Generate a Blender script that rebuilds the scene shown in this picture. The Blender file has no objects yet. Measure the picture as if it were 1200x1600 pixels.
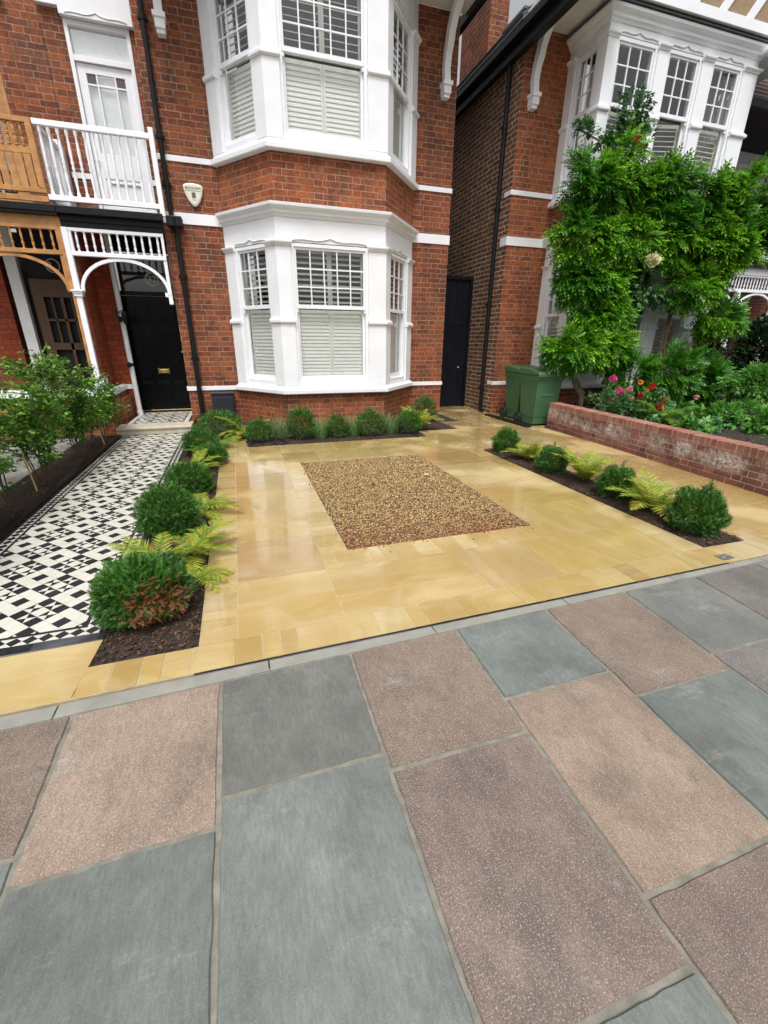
import bpy, bmesh, math, random
import numpy as np
from mathutils import Vector, Matrix

random.seed(7); rng = np.random.default_rng(7)
S = bpy.context.scene
COL = S.collection
R = math.radians

# ------------------------------------------------------------------ camera
cam_d = bpy.data.cameras.new('camera'); cam = bpy.data.objects.new('camera', cam_d); COL.objects.link(cam)
S.camera = cam
YAW, PITCH, ROLL, FPX, EYE = 0.315498, 0.376554, 0.008528, 676.39, 1.5
cf = Vector((math.sin(YAW)*math.cos(PITCH), math.cos(YAW)*math.cos(PITCH), -math.sin(PITCH)))
r0 = Vector((math.cos(YAW), -math.sin(YAW), 0)); u0_ = r0.cross(cf)
cr = r0*math.cos(ROLL) + u0_*math.sin(ROLL); cu = cr.cross(cf)
m = Matrix((cr, cu, -cf)).transposed().to_4x4(); m.translation = Vector((0, 0, EYE))
cam.matrix_world = m
cam_d.sensor_fit = 'VERTICAL'; cam_d.sensor_height = 24.0; cam_d.lens = FPX/1600*24.0
cam_d.clip_start = 0.05; cam_d.clip_end = 600
S.render.resolution_x = 768; S.render.resolution_y = 1024

# ------------------------------------------------------------------ world, sun, exposure
W = bpy.data.worlds.new('World'); S.world = W; W.use_nodes = True
nt = W.node_tree; bg = nt.nodes['Background']
sky = nt.nodes.new('ShaderNodeTexSky'); sky.sky_type = 'NISHITA'; sky.sun_disc = False
SUN_EL, SUN_AZ = 62, 196           # azimuth clockwise from +Y (behind the camera, a little left)
sky.sun_elevation = R(SUN_EL); sky.sun_rotation = R(SUN_AZ)
sky.dust_density = 6.0; sky.air_density = 1.0; sky.ozone_density = 1.0
hs = nt.nodes.new('ShaderNodeHueSaturation'); hs.inputs['Saturation'].default_value = 0.14
nt.links.new(sky.outputs[0], hs.inputs['Color']); nt.links.new(hs.outputs[0], bg.inputs[0])
bg.inputs[1].default_value = 0.15
sl = bpy.data.lights.new('sun', 'SUN'); sl.energy = 1.5; sl.angle = R(14); sl.color = (1.0, 0.98, 0.95)
so = bpy.data.objects.new('sun', sl); COL.objects.link(so)
sd = Vector((math.sin(R(SUN_AZ))*math.cos(R(SUN_EL)), math.cos(R(SUN_AZ))*math.cos(R(SUN_EL)), math.sin(R(SUN_EL))))
so.rotation_euler = sd.to_track_quat('Z', 'Y').to_euler(); so.location = (0, -5, 12)
S.view_settings.view_transform = 'Standard'; S.view_settings.look = 'None'
S.view_settings.gamma = 1.0; S.view_settings.exposure = 0.27
S.render.engine = 'CYCLES'

# ------------------------------------------------------------------ node helpers
class G:
    def __init__(s, name):
        s.mat = bpy.data.materials.new(name); s.mat.use_nodes = True
        s.nt = s.mat.node_tree; s.nt.nodes.clear()
        s.out = s.nt.nodes.new('ShaderNodeOutputMaterial')
    def n(s, t, **k):
        x = s.nt.nodes.new('ShaderNode'+t)
        for a, b in k.items(): setattr(x, a, b)
        return x
    def put(s, sock, v):
        if hasattr(v, 'is_output'): s.nt.links.new(v, sock)
        elif v is not None:
            if isinstance(v, (tuple, list)) and len(v) == 3 and sock.type == 'RGBA': v = (*v, 1)
            sock.default_value = v
    def m(s, op, a, b=None, c=None, clamp=False):
        x = s.n('Math', operation=op, use_clamp=clamp); s.put(x.inputs[0], a)
        if b is not None: s.put(x.inputs[1], b)
        if c is not None: s.put(x.inputs[2], c)
        return x.outputs[0]
    def vm(s, op, a, b=None):
        x = s.n('VectorMath', operation=op); s.put(x.inputs[0], a)
        if b is not None: s.put(x.inputs[1], b)
        return x.outputs['Value'] if op == 'DOT_PRODUCT' else x.outputs[0]
    def mix(s, f, a, b, mode='MIX'):
        x = s.n('Mix', data_type='RGBA', blend_type=mode); s.put(x.inputs[0], f)
        s.put(x.inputs[6], a); s.put(x.inputs[7], b); return x.outputs[2]
    def ramp(s, f, stops, interp='LINEAR'):
        x = s.n('ValToRGB'); x.color_ramp.interpolation = interp; e = x.color_ramp.elements
        while len(e) < len(stops): e.new(0.5)
        for i, (p, c) in enumerate(stops):
            e[i].position = p
            e[i].color = (*c, 1) if isinstance(c, (tuple, list)) else (c, c, c, 1)
        s.put(x.inputs[0], f); return x.outputs[0]
    def pos(s, scale=(1, 1, 1)):
        g = s.n('NewGeometry').outputs['Position']
        if scale == (1, 1, 1): return g
        return s.vm('MULTIPLY', g, scale)
    def noise(s, vec, scale, detail=4, rough=.55, dist=0):
        x = s.n('TexNoise'); s.put(x.inputs['Vector'], vec)
        x.inputs['Scale'].default_value = scale; x.inputs['Detail'].default_value = detail
        x.inputs['Roughness'].default_value = rough; x.inputs['Distortion'].default_value = dist
        return x.outputs[0]
    def vor(s, vec, scale, out='Distance', feature='F1'):
        x = s.n('TexVoronoi', feature=feature); s.put(x.inputs['Vector'], vec); x.inputs['Scale'].default_value = scale
        return x.outputs[out]
    def mr(s, v, a, b, c=0., d=1.):
        x = s.n('MapRange'); s.put(x.inputs[0], v)
        for i, k in enumerate((a, b, c, d)): x.inputs[i+1].default_value = k
        return x.outputs[0]
    def bump(s, h, strength=.3, dist=.01):
        x = s.n('Bump'); x.inputs['Strength'].default_value = strength; x.inputs['Distance'].default_value = dist
        s.put(x.inputs['Height'], h); return x.outputs[0]
    def rnd(s): return s.n('NewGeometry').outputs['Random Per Island']
    def bsdf(s, col, rough=.5, normal=None, metal=0., spec=None, coat=None, coatr=None):
        p = s.n('BsdfPrincipled'); s.put(p.inputs['Base Color'], col); s.put(p.inputs['Roughness'], rough)
        s.put(p.inputs['Metallic'], metal)
        if spec is not None: s.put(p.inputs['Specular IOR Level'], spec)
        if coat is not None: s.put(p.inputs['Coat Weight'], coat)
        if coatr is not None: s.put(p.inputs['Coat Roughness'], coatr)
        if normal is not None: s.put(p.inputs['Normal'], normal)
        s.nt.links.new(p.outputs[0], s.out.inputs[0]); return p

M = {}
def plain(name, col, rough=.5, var=.12, nscale=6, bump=.0, bscale=60, metal=0., spec=None):
    g = G(name); n = g.noise(g.pos(), nscale, 5, .6)
    lo = tuple(c*(1-var) for c in col); hi = tuple(min(1, c*(1+var)) for c in col)
    c = g.ramp(n, [(.3, lo), (.7, hi)])
    nb = g.bump(g.noise(g.pos(), bscale, 4), bump, .004) if bump else None
    g.bsdf(c, g.mr(n, .3, .7, rough*.85, min(1, rough*1.15)), nb, metal, spec); M[name] = g.mat; return g.mat

def brick(name, cols, mortar, row=.0862, L=.272, H=.136, mw=.011, soot=.5, sootcol=(.05, .035, .03), efflo=0., moss=0.):
    g = G(name); P = L+H
    geo = g.n('NewGeometry'); pos = geo.outputs['Position']; nrm = geo.outputs['True Normal']
    t = g.vm('CROSS_PRODUCT', nrm, (0, 0, 1))
    wob = g.m('MULTIPLY', g.m('SUBTRACT', g.noise(pos, 9, 3), .5), .012)
    u = g.m('ADD', g.vm('DOT_PRODUCT', pos, t), wob)
    sx = g.n('SeparateXYZ'); g.put(sx.inputs[0], pos)
    v = g.m('ADD', sx.outputs[2], g.m('MULTIPLY', g.m('SUBTRACT', g.noise(pos, 7, 2), .5), .01))
    vr = g.m('DIVIDE', v, row); r = g.m('FLOOR', vr); fv = g.m('MULTIPLY', g.m('SUBTRACT', vr, r), row)
    odd = g.m('MULTIPLY', g.m('PINGPONG', r, 1.0), .5)
    up = g.m('ADD', g.m('DIVIDE', u, P), odd); cell = g.m('FLOOR', up)
    fp = g.m('MULTIPLY', g.m('SUBTRACT', up, cell), P)
    hd = g.m('GREATER_THAN', fp, L)
    loc = g.m('SUBTRACT', fp, g.m('MULTIPLY', hd, L))
    wid = g.m('SUBTRACT', L, g.m('MULTIPLY', hd, L-H))
    du = g.m('MINIMUM', loc, g.m('SUBTRACT', wid, loc)); dv = g.m('MINIMUM', fv, g.m('SUBTRACT', row, fv))
    d = g.m('ADD', g.m('MINIMUM', du, dv), g.m('MULTIPLY', g.m('SUBTRACT', g.noise(pos, 60, 3), .5), .006))
    mask = g.mr(d, mw*.42, mw*.62)           # 1 = brick
    cv = g.n('CombineXYZ'); g.put(cv.inputs[0], g.m('ADD', g.m('MULTIPLY', cell, 2), hd)); g.put(cv.inputs[1], r)
    wn = g.n('TexWhiteNoise', noise_dimensions='3D'); g.put(wn.inputs[0], cv.outputs[0])
    k = len(cols)
    bc = g.ramp(wn.outputs[0], [(i/(k-1)*.96+.02, c) for i, c in enumerate(cols)])
    grain = g.noise(pos, 70, 4, .7)
    bc = g.mix(g.mr(grain, .3, .75, 0, .6), bc, tuple(c*.42 for c in cols[0])); g2 = g.noise(pos, 22, 5, .7); bc = g.mix(g.mr(g2, .5, .72, 0, .6), bc, tuple(min(1, c*1.5) for c in cols[-2])); bc = g.mix(g.mr(g2, .48, .3, 0, .5), bc, tuple(c*.5 for c in cols[0]))
    big = g.noise(pos, 1.1, 5, .6); med = g.noise(g.pos((1, 1, .45)), 3.4, 5, .65)
    bc = g.mix(g.m('MULTIPLY', g.mr(med, .45, .75), soot), bc, sootcol)
    bc = g.mix(g.mr(big, .35, .7, 0, .3), bc, (.5, .15, .07), 'SOFT_LIGHT')
    mc = g.mix(g.mr(g.noise(pos, 5, 4), .35, .65), mortar, tuple(c*.5 for c in mortar))
    c = g.mix(mask, mc, bc)
    if efflo:
        e = g.m('MULTIPLY', g.mr(g.noise(pos, 2.6, 6, .7), .52, .72), efflo)
        e = g.m('MULTIPLY', e, g.mr(grain, .35, .6))
        c = g.mix(e, c, (.62, .6, .57))
    h = g.m('ADD', g.m('MULTIPLY', mask, .8), g.m('MULTIPLY', grain, .35))
    g.bsdf(c, g.mr(grain, .2, .8, .6, .95), g.bump(h, .7, .008), spec=.25)
    M[name] = g.mat

def leafmat(name, cols, rough=.38, trans=.35, sub=None):
    g = G(name); r = g.rnd(); k = len(cols)
    c = g.ramp(r, [(i/(k-1), x) for i, x in enumerate(cols)])
    c = g.mix(g.mr(g.noise(g.pos(), 3.0, 3), .35, .7, 0, .35), c, tuple(x*.5 for x in cols[0]))
    p = g.bsdf(c, rough, spec=.4)
    t = g.n('BsdfTranslucent'); g.put(t.inputs[0], c)
    mx = g.n('MixShader'); mx.inputs[0].default_value = trans
    g.nt.links.new(p.outputs[0], mx.inputs[1]); g.nt.links.new(t.outputs[0], mx.inputs[2])
    g.nt.links.new(mx.outputs[0], g.out.inputs[0]); M[name] = g.mat

# ------------------------------------------------------------------ materials
brick('red_brick', [(.165, .05, .028), (.23, .070, .033), (.29, .090, .038), (.37, .120, .044), (.22, .072, .040)], (.38, .27, .19), soot=.85, mw=.010)
brick('red_brick_new', [(.24, .068, .032), (.31, .088, .034), (.37, .115, .040), (.43, .145, .05), (.31, .090, .038)], (.40, .28, .20), soot=.8, mw=.0105)
brick('porch_brick', [(.26, .055, .026), (.33, .07, .03), (.39, .09, .035)], (.10, .045, .03), soot=.25, mw=.007)
brick('brown_brick', [(.12, .062, .045), (.19, .085, .055), (.24, .105, .062), (.17, .095, .065), (.26, .13, .085)], (.62, .52, .38), row=.0862, mw=.016, soot=.45)
brick('plinth_brick', [(.20, .065, .045), (.28, .085, .05), (.36, .10, .05), (.18, .08, .065)], (.34, .27, .22), soot=.35, efflo=.8)
plain('white_paint', (.82, .83, .86), .42, .035, 3, .06, 30)
plain('white_render', (.74, .74, .745), .6, .06, 4, .12, 40)
plain('cream_shutter', (.62, .60, .50), .45, .04)
plain('shutter_white', (.76, .77, .74), .45, .04)
plain('louvre_grey', (.50, .49, .46), .5, .06)
plain('black_paint', (.009, .009, .010), .35, .2, 5, .05, 50, spec=.22)
plain('black_iron', (.010, .010, .011), .4, .2, 10, .1, 60, spec=.22)
plain('door_black', (.004, .004, .005), .22, .2, 5, .03, 50, spec=.15)
plain('gate_black', (.006, .007, .011), .5, .2, 5, .1, 50, spec=.18)
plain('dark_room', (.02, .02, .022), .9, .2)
plain('oak', (.44, .21, .065), .5, .3, 9, .15, 50)
plain('oak_shaded', (.09, .042, .015), .5, .3, 9, .15, 50)  # oak with the porch recess shade put into its colour
plain('brass', (.75, .55, .2), .25, .1, 20, metal=1.0)
plain('box_grey', (.02, .022, .028), .45, .15)
plain('bin_green', (.050, .125, .058), .42, .12, 4, .06, 90)
plain('bin_dark', (.012, .05, .022), .4, .12, 4)
plain('rubber', (.012, .012, .012), .7)
plain('slate', (.10, .11, .125), .5, .35, 14, .3, 20)
plain('roof_tile', (.14, .10, .085), .7, .4, 12, .3, 30)
plain('pebbledash', (.30, .215, .13), .9, .35, 60, .8, 120)
plain('step_stone', (.47, .42, .32), .6, .12, 8, .2, 60)
plain('mortar', (.20, .19, .155), .9, .3, 20, .6, 120)
plain('concrete', (.25, .247, .215), .8, .2, 5, .3, 90)
plain('grey_paving', (.20, .195, .18), .7, .3, 3, .3, 60)
plain('asphalt', (.06, .06, .06), .85, .2, 10, .4, 100)
plain('tile_white', (.60, .585, .52), .28, .06, 5)
plain('tile_black', (.022, .022, .028), .28, .35, 5)
plain('tile_grey', (.07, .075, .095), .35, .6, 4)
plain('grout', (.25, .24, .22), .8)
plain('soil', (.028, .018, .013), .9, .5, 18, .8, 45)
plain('gravel_base', (.12, .07, .035), .9, .5, 60, .8, 80)
plain('bark', (.12, .085, .055), .85, .4, 25, .8, 50)
plain('twig', (.10, .06, .035), .8, .3, 25)
plain('cane', (.50, .34, .13), .6, .2, 25)
plain('badge_cream', (.72, .70, .58), .4, .03)
plain('badge_ink', (.03, .03, .035), .5, .03)
plain('number_grey', (.55, .55, .52), .5, .05)
plain('curtain', (.86, .89, .91), .7, .08, 8)
plain('steel', (.55, .55, .55), .3, .1, 20, metal=1.0)
plain('leaded', (.10, .07, .08), .3, .5, 40)

leafmat('yew_leaf', [(.014, .055, .010), (.028, .11, .014), (.05, .17, .018), (.09, .24, .024)], .45, .15)
leafmat('yew_tip', [(.07, .20, .025), (.12, .28, .035)], .4, .2)
leafmat('brown_leaf', [(.22, .075, .02), (.36, .15, .05), (.16, .05, .02), (.42, .22, .12)], .6, .2)
leafmat('fern_leaf', [(.13, .28, .03), (.24, .42, .035), (.42, .50, .05), (.52, .50, .07), (.36, .19, .05)], .5, .35)
leafmat('fern_green', [(.07, .2, .025), (.14, .30, .03), (.26, .38, .04)], .5, .35)
leafmat('wisteria_leaf', [(.03, .11, .008), (.08, .26, .012), (.15, .42, .018), (.32, .62, .035)], .36, .35)
leafmat('wisteria_deep', [(.03, .12, .010), (.06, .22, .014), (.11, .33, .02)], .36, .3)
leafmat('wisteria_lime', [(.22, .48, .03), (.32, .56, .045)], .38, .4)
leafmat('rose_leaf', [(.03, .10, .028), (.06, .18, .04), (.12, .28, .07)], .35, .25)
leafmat('hedge_leaf', [(.035, .12, .018), (.08, .22, .028), (.16, .35, .04), (.30, .50, .07)], .4, .3)
leafmat('garden_leaf', [(.05, .17, .025), (.09, .28, .035), (.17, .40, .06)], .4, .3)
leafmat('camellia_leaf', [(.010, .035, .012), (.016, .055, .018), (.03, .08, .025)], .25, .1)
leafmat('grass_leaf', [(.08, .2, .05), (.14, .28, .08), (.30, .38, .18)], .5, .3)
leafmat('black_leaf', [(.012, .012, .018), (.025, .025, .035), (.04, .035, .05)], .35, .1)
leafmat('petal_white', [(.80, .76, .45), (.85, .82, .62)], .6, .3)
leafmat('petal_red', [(.65, .02, .015), (.75, .06, .02)], .5, .2)
leafmat('petal_pink', [(.75, .04, .28), (.80, .12, .38)], .5, .2)
leafmat('petal_pale', [(.85, .45, .5), (.82, .30, .30)], .5, .2)
leafmat('petal_orange', [(.75, .22, .08), (.80, .35, .02)], .5, .2)
leafmat('mulch', [(.018, .010, .007), (.05, .026, .016), (.10, .05, .03), (.17, .10, .06)], .8, .02)

def gravelmat():
    g = G('gravel_stone'); r = g.rnd()
    c = g.ramp(r, [(0, (.12, .06, .025)), (.25, (.29, .16, .06)), (.5, (.43, .28, .115)), (.78, (.55, .40, .18)), (.94, (.62, .51, .30)), (1, (.13, .09, .06))])
    sep = g.n('SeparateXYZ'); g.put(sep.inputs[0], g.pos())
    f = g.m('MULTIPLY', g.mr(g.m('ADD', sep.outputs[1], g.m('MULTIPLY', g.noise(g.pos(), 2.4, 3), .9)), 3.3, 3.95, 1, 0), g.mr(g.m('FRACT', g.m('MULTIPLY', r, 7.3)), .3, .5))
    c = g.mix(f, c, g.ramp(g.m('FRACT', g.m('MULTIPLY', r, 13.7)), [(0, (.22, .055, .03)), (1, (.36, .13, .07))]))
    g.bsdf(c, .55, spec=.35); M['gravel_stone'] = g.mat
gravelmat()

def sandstone():
    g = G('wet_sandstone'); r = g.rnd(); p = g.pos()
    sh = g.n('CombineXYZ'); g.put(sh.inputs[0], g.m('MULTIPLY', r, 40)); g.put(sh.inputs[1], g.m('MULTIPLY', r, 17))
    ps = g.vm('ADD', p, sh.outputs[0])
    # grain bands run a different way in each slab
    flip = g.m('GREATER_THAN', g.m('FRACT', g.m('MULTIPLY', r, 5.7)), .5)
    sx = g.n('SeparateXYZ'); g.put(sx.inputs[0], ps)
    a = g.mix(flip, sx.outputs[0], sx.outputs[1]); b = g.mix(flip, sx.outputs[1], sx.outputs[0])
    cv = g.n('CombineXYZ'); g.put(cv.inputs[0], g.m('MULTIPLY', a, 1.3)); g.put(cv.inputs[1], g.m('MULTIPLY', b, 4.2))
    vein = g.noise(cv.outputs[0], 1.7, 6, .6, 1.2)
    base = g.ramp(g.m('FRACT', g.m('MULTIPLY', r, 3.3)), [(0, (.44, .29, .105)), (.2, (.54, .38, .15)), (.4, (.62, .47, .225)), (.55, (.50, .34, .12)), (.75, (.57, .41, .16)), (.93, (.62, .49, .26)), (1, (.43, .27, .13))])
    c = g.mix(g.mr(vein, .42, .72, 0, .36), base, (.40, .24, .075))
    c = g.mix(g.mr(vein, .5, .28, 0, .35), c, (.70, .58, .36))
    fine = g.noise(ps, 90, 4, .6)
    c = g.mix(g.mr(fine, .35, .7, 0, .22), c, (.36, .24, .10))
    dry = g.noise(p, 1.05, 3, .5)
    dm = g.mr(dry, .44, .72)
    c = g.mix(g.m('MULTIPLY', dm, .30), c, (.68, .57, .37)); wet = g.mr(dry, .62, .50)
    c = g.mix(g.m('MULTIPLY', wet, .42), c, (.40, .27, .09), 'MULTIPLY') if False else g.mix(g.m('MULTIPLY', wet, .22), c, (.42, .29, .10)); c = g.mix(1.0, c, (.88, .89, .87), 'MULTIPLY')
    ro = g.mr(dry, .50, .70, .06, .42)
    ro = g.m('ADD', ro, g.mr(fine, .3, .8, 0, .12))
    h = g.m('ADD', g.m('MULTIPLY', g.noise(ps, 3.2, 3), 1.0), g.m('MULTIPLY', fine, .06))
    g.bsdf(c, ro, g.bump(h, .08, .02), spec=.5, coat=g.m('MULTIPLY', wet, .9), coatr=.03); M['wet_sandstone'] = g.mat
sandstone()

def flag(name, c1, c2, speck, speckcol, rough=.75, fine=220):
    g = G(name); p = g.pos(); r = g.rnd()
    big = g.noise(p, 1.7, 5, .65); mid = g.noise(g.pos((1, .5, 1)), 9, 6, .72); brush = g.noise(g.pos((1, .22, 1)), 85, 4, .7)
    c1 = tuple(x*.86 for x in c1); c2 = tuple(x*.95 for x in c2); c = g.mix(g.mr(big, .35, .65), c1, c2)
    c = g.mix(g.mr(mid, .4, .75, 0, .45), c, tuple(x*.5 for x in c1))
    dirt = g.noise(g.vm('ADD', g.pos((1, .7, 1)), (11, 5, 0)), 3.3, 7, .75); c = g.mix(g.mr(dirt, .50, .68, 0, .6), c, (.085, .078, .065)); lime = g.noise(g.vm('ADD', g.pos((.6, 1.4, 1)), (3, 8, 0)), 2.6, 8, .8); c = g.mix(g.mr(lime, .57, .70, 0, .42), c, (.45, .46, .44))
    n1 = g.noise(p, fine, 3, .7)
    c = g.mix(g.mr(brush, .38, .66, 0, .42), c, tuple(x*.55 for x in c1)); c = g.mix(g.mr(n1, .54, .66, 0, speck), c, speckcol)
    n2 = g.noise(g.vm('ADD', p, (7, 3, 1)), fine*.8, 2, .7)
    c = g.mix(g.mr(n2, .52, .7, 0, speck*.9), c, tuple(x*.35 for x in c1))
    pit = g.vor(p, 26); pm_ = g.m('MULTIPLY', g.mr(pit, .10, .02), g.mr(g.noise(p, 5, 2), .5, .62))
    c = g.mix(g.m('MULTIPLY', pm_, .6), c, tuple(x*.3 for x in c1))
    gum = g.vor(p, 2.1); c = g.mix(g.mr(gum, .03, .018, 0, .22), c, (.42, .42, .40))
    c = g.mix(.18, c, g.mix(r, (.6, .6, .62), (.2, .19, .18)), 'SOFT_LIGHT')
    h = g.m('ADD', g.m('MULTIPLY', n1, speck+.15), g.m('MULTIPLY', mid, .5))
    g.bsdf(c, rough, g.bump(h, .35, .004), spec=.35); M[name] = g.mat
flag('flag_blue', (.165, .183, .17), (.24, .262, .245), .22, (.36, .39, .38))
flag('flag_grey', (.165, .17, .155), (.23, .235, .215), .22, (.36, .37, .35))
flag('flag_tan', (.29, .215, .165), (.385, .295, .23), .65, (.56, .46, .38), .85)
flag('flag_brown', (.21, .155, .12), (.29, .22, .17), .7, (.60, .53, .48), .85)
flag('flag_purple', (.195, .145, .122), (.285, .222, .185), .62, (.58, .48, .46), .85)
flag('flag_dark', (.155, .145, .135), (.23, .21, .195), .6, (.48, .45, .42), .85, 210)

def glassmat(name, tint=(.97, .98, .97), refl=.10):
    g = G(name); tr = g.n('BsdfTransparent'); tr.inputs[0].default_value = (*tint, 1)
    gl = g.n('BsdfGlossy'); gl.inputs['Roughness'].default_value = .03
    wav = g.bump(g.noise(g.pos(), 2.2, 2), .05, .05); g.put(gl.inputs['Normal'], wav)
    fr = g.n('LayerWeight'); fr.inputs[0].default_value = .5
    mx = g.n('MixShader'); g.put(mx.inputs[0], g.m('ADD', g.m('MULTIPLY', g.m('POWER', fr.outputs['Facing'], 4.), .8), refl, clamp=True))
    g.nt.links.new(tr.outputs[0], mx.inputs[1]); g.nt.links.new(gl.outputs[0], mx.inputs[2])
    g.nt.links.new(mx.outputs[0], g.out.inputs[0]); M[name] = g.mat
glassmat('glass', refl=.06); glassmat('glass_bright', refl=.16)

# ------------------------------------------------------------------ mesh helpers
def V(*a): return Vector(a)
class MB:
    def __init__(s): s.v = []; s.f = []; s.mi = []; s.mats = []; s.calls = []
    def mat(s, name):
        if name not in s.mats: s.mats.append(name)
        return s.mats.index(name)
    def add(s, vs, fs, mat):
        k = len(s.v); s.v += [tuple(x) for x in vs]; i = s.mat(mat); s.calls.append((vs, fs, mat))
        for f in fs: s.f.append(tuple(k+j for j in f)); s.mi.append(i)
    def hexa(s, p, mat):      # p: 8 points, bottom 4 ccw then top 4
        s.add(p, [(0, 3, 2, 1), (4, 5, 6, 7), (0, 1, 5, 4), (1, 2, 6, 5), (2, 3, 7, 6), (3, 0, 4, 7)], mat)
    def box(s, x0, x1, y0, y1, z0, z1, mat):
        s.hexa([(x0, y0, z0), (x1, y0, z0), (x1, y1, z0), (x0, y1, z0), (x0, y0, z1), (x1, y0, z1), (x1, y1, z1), (x0, y1, z1)], mat)
    def fbox(s, F, u0, u1, d0, d1, z0, z1, mat):
        q = lambda u, d, z: F(u, d, z)
        s.hexa([q(u0, d1, z0), q(u1, d1, z0), q(u1, d0, z0), q(u0, d0, z0), q(u0, d1, z1), q(u1, d1, z1), q(u1, d0, z1), q(u0, d0, z1)], mat)
    def extr(s, pts, vec, mat):
        n = len(pts); a = [Vector(p) for p in pts]; b = [p+Vector(vec) for p in a]
        s.add(a+b, [tuple(range(n))[::-1], tuple(range(n, 2*n))]+[(i, (i+1) % n, n+(i+1) % n, n+i) for i in range(n)], mat)
    def tube(s, pts, r, mat, seg=8):
        pts = [Vector(p) for p in pts]; n = len(pts)
        rs = r if isinstance(r, (list, tuple)) else [r]*n
        vs = []; ref = None
        for i, p in enumerate(pts):
            t = (pts[min(i+1, n-1)]-pts[max(i-1, 0)]).normalized()
            if ref is None:
                ref = t.orthogonal().normalized()
            ref = (ref - t*ref.dot(t)).normalized(); b = t.cross(ref)
            for k in range(seg):
                a = 2*math.pi*k/seg; vs.append(p+(ref*math.cos(a)+b*math.sin(a))*rs[i])
        fs = [(i*seg+k, i*seg+(k+1) % seg, (i+1)*seg+(k+1) % seg, (i+1)*seg+k) for i in range(n-1) for k in range(seg)]
        fs += [tuple(range(seg))[::-1], tuple(range((n-1)*seg, n*seg))]
        s.add(vs, fs, mat)
    def lathe(s, prof, c, mat, seg=10):   # prof: (r, z)
        s.tube_rings([(Vector((c[0], c[1], c[2]+z)), r) for r, z in prof], mat, seg)
    def tube_rings(s, rings, mat, seg):
        vs = []; n = len(rings)
        for p, r in rings:
            for k in range(seg):
                a = 2*math.pi*k/seg; vs.append((p[0]+r*math.cos(a), p[1]+r*math.sin(a), p[2]))
        fs = [(i*seg+k, i*seg+(k+1) % seg, (i+1)*seg+(k+1) % seg, (i+1)*seg+k) for i in range(n-1) for k in range(seg)]
        fs += [tuple(range(seg))[::-1], tuple(range((n-1)*seg, n*seg))]
        s.add(vs, fs, mat)
    def sweep(s, prof, poly, mat):        # prof closed (off, z); poly open list of (x, y)
        rows = [[(x, y, z) for (x, y) in offs(poly, o)] for o, z in prof]
        n = len(prof); k = len(poly); vs = [rows[i][j] for j in range(k) for i in range(n)]
        fs = [(j*n+i, j*n+(i+1) % n, (j+1)*n+(i+1) % n, (j+1)*n+i) for j in range(k-1) for i in range(n)]
        fs += [tuple(range(n)), tuple(range((k-1)*n, k*n))[::-1]]
        s.add(vs, fs, mat)
    def pieces(s, name, parent, bevel=0):
        for vs, fs, mat in s.calls:
            q = MB(); q.add(vs, fs, mat); q.build(name, parent, bevel)
    def build(s, name, parent=None, bevel=0, smooth=False, **tags):
        me = bpy.data.meshes.new(name); me.from_pydata(s.v, [], s.f); me.update()
        for mn in s.mats: me.materials.append(M[mn])
        for p, i in zip(me.polygons, s.mi): p.material_index = i
        bm = bmesh.new(); bm.from_mesh(me); bmesh.ops.recalc_face_normals(bm, faces=bm.faces); bm.to_mesh(me); bm.free()
        if smooth:
            for p in me.polygons: p.use_smooth = True
            try: me.set_sharp_from_angle(angle=R(40))
            except Exception: pass
        o = bpy.data.objects.new(name, me); COL.objects.link(o)
        if bevel:
            b = o.modifiers.new('bevel', 'BEVEL'); b.width = bevel; b.segments = 2; b.limit_method = 'ANGLE'; b.angle_limit = R(40)
        return fin(o, parent, tags)
def fin(o, parent, tags):
    if parent is not None: o.parent = parent
    for k, x in tags.items(): o[k] = x
    return o
def thing(name, label, cat, group=None, loc=(0, 0, 0)):
    o = bpy.data.objects.new(name, None); COL.objects.link(o); o.empty_display_size = .2
    o.location = loc; o['label'] = label; o['category'] = cat
    if group: o['group'] = group
    return o
def offs(P, d):
    out = []; k = len(P); ns = []
    for i in range(k-1):
        t = (Vector(P[i+1])-Vector(P[i])).normalized(); ns.append(Vector((t.y, -t.x)))
    for i in range(k):
        if i == 0: n = ns[0]
        elif i == k-1: n = ns[-1]
        else:
            n = ns[i-1]+ns[i]; n = n/n.length_squared*2
        q = Vector(P[i])+n*d; out.append((q.x, q.y))
    return out
def frame(a, b):
    a = Vector((*a, 0)); b = Vector((*b, 0)); t = (b-a).normalized(); n = Vector((t.y, -t.x, 0))
    return lambda u, d, z: a+t*u+n*d+Vector((0, 0, z))
def copy_tree(o, parent=None, loc=None, rz=None, **tags):
    c = o.copy(); COL.objects.link(c)
    if parent is not None: c.parent = parent
    if loc is not None: c.location = loc
    if rz is not None: c.rotation_euler = (0, 0, rz)
    for k, x in tags.items(): c[k] = x
    for ch in list(o.children): copy_tree(ch, c)
    return c
def npmesh(name, verts, faces, mats, mi=None, parent=None, smooth=False, **tags):
    verts = np.asarray(verts, np.float32); faces = np.asarray(faces, np.int32); k = faces.shape[1]
    me = bpy.data.meshes.new(name); me.vertices.add(len(verts)); me.vertices.foreach_set('co', verts.ravel())
    me.loops.add(faces.size); me.loops.foreach_set('vertex_index', faces.ravel())
    me.polygons.add(len(faces)); me.polygons.foreach_set('loop_start', np.arange(0, faces.size, k, dtype=np.int32))
    me.polygons.foreach_set('loop_total', np.full(len(faces), k, np.int32))
    for mn in mats: me.materials.append(M[mn])
    if mi is not None: me.polygons.foreach_set('material_index', np.asarray(mi, np.int32))
    if smooth: me.polygons.foreach_set('use_smooth', np.ones(len(faces), bool))
    me.update(calc_edges=True)
    o = bpy.data.objects.new(name, me); COL.objects.link(o); return fin(o, parent, tags)
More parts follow.
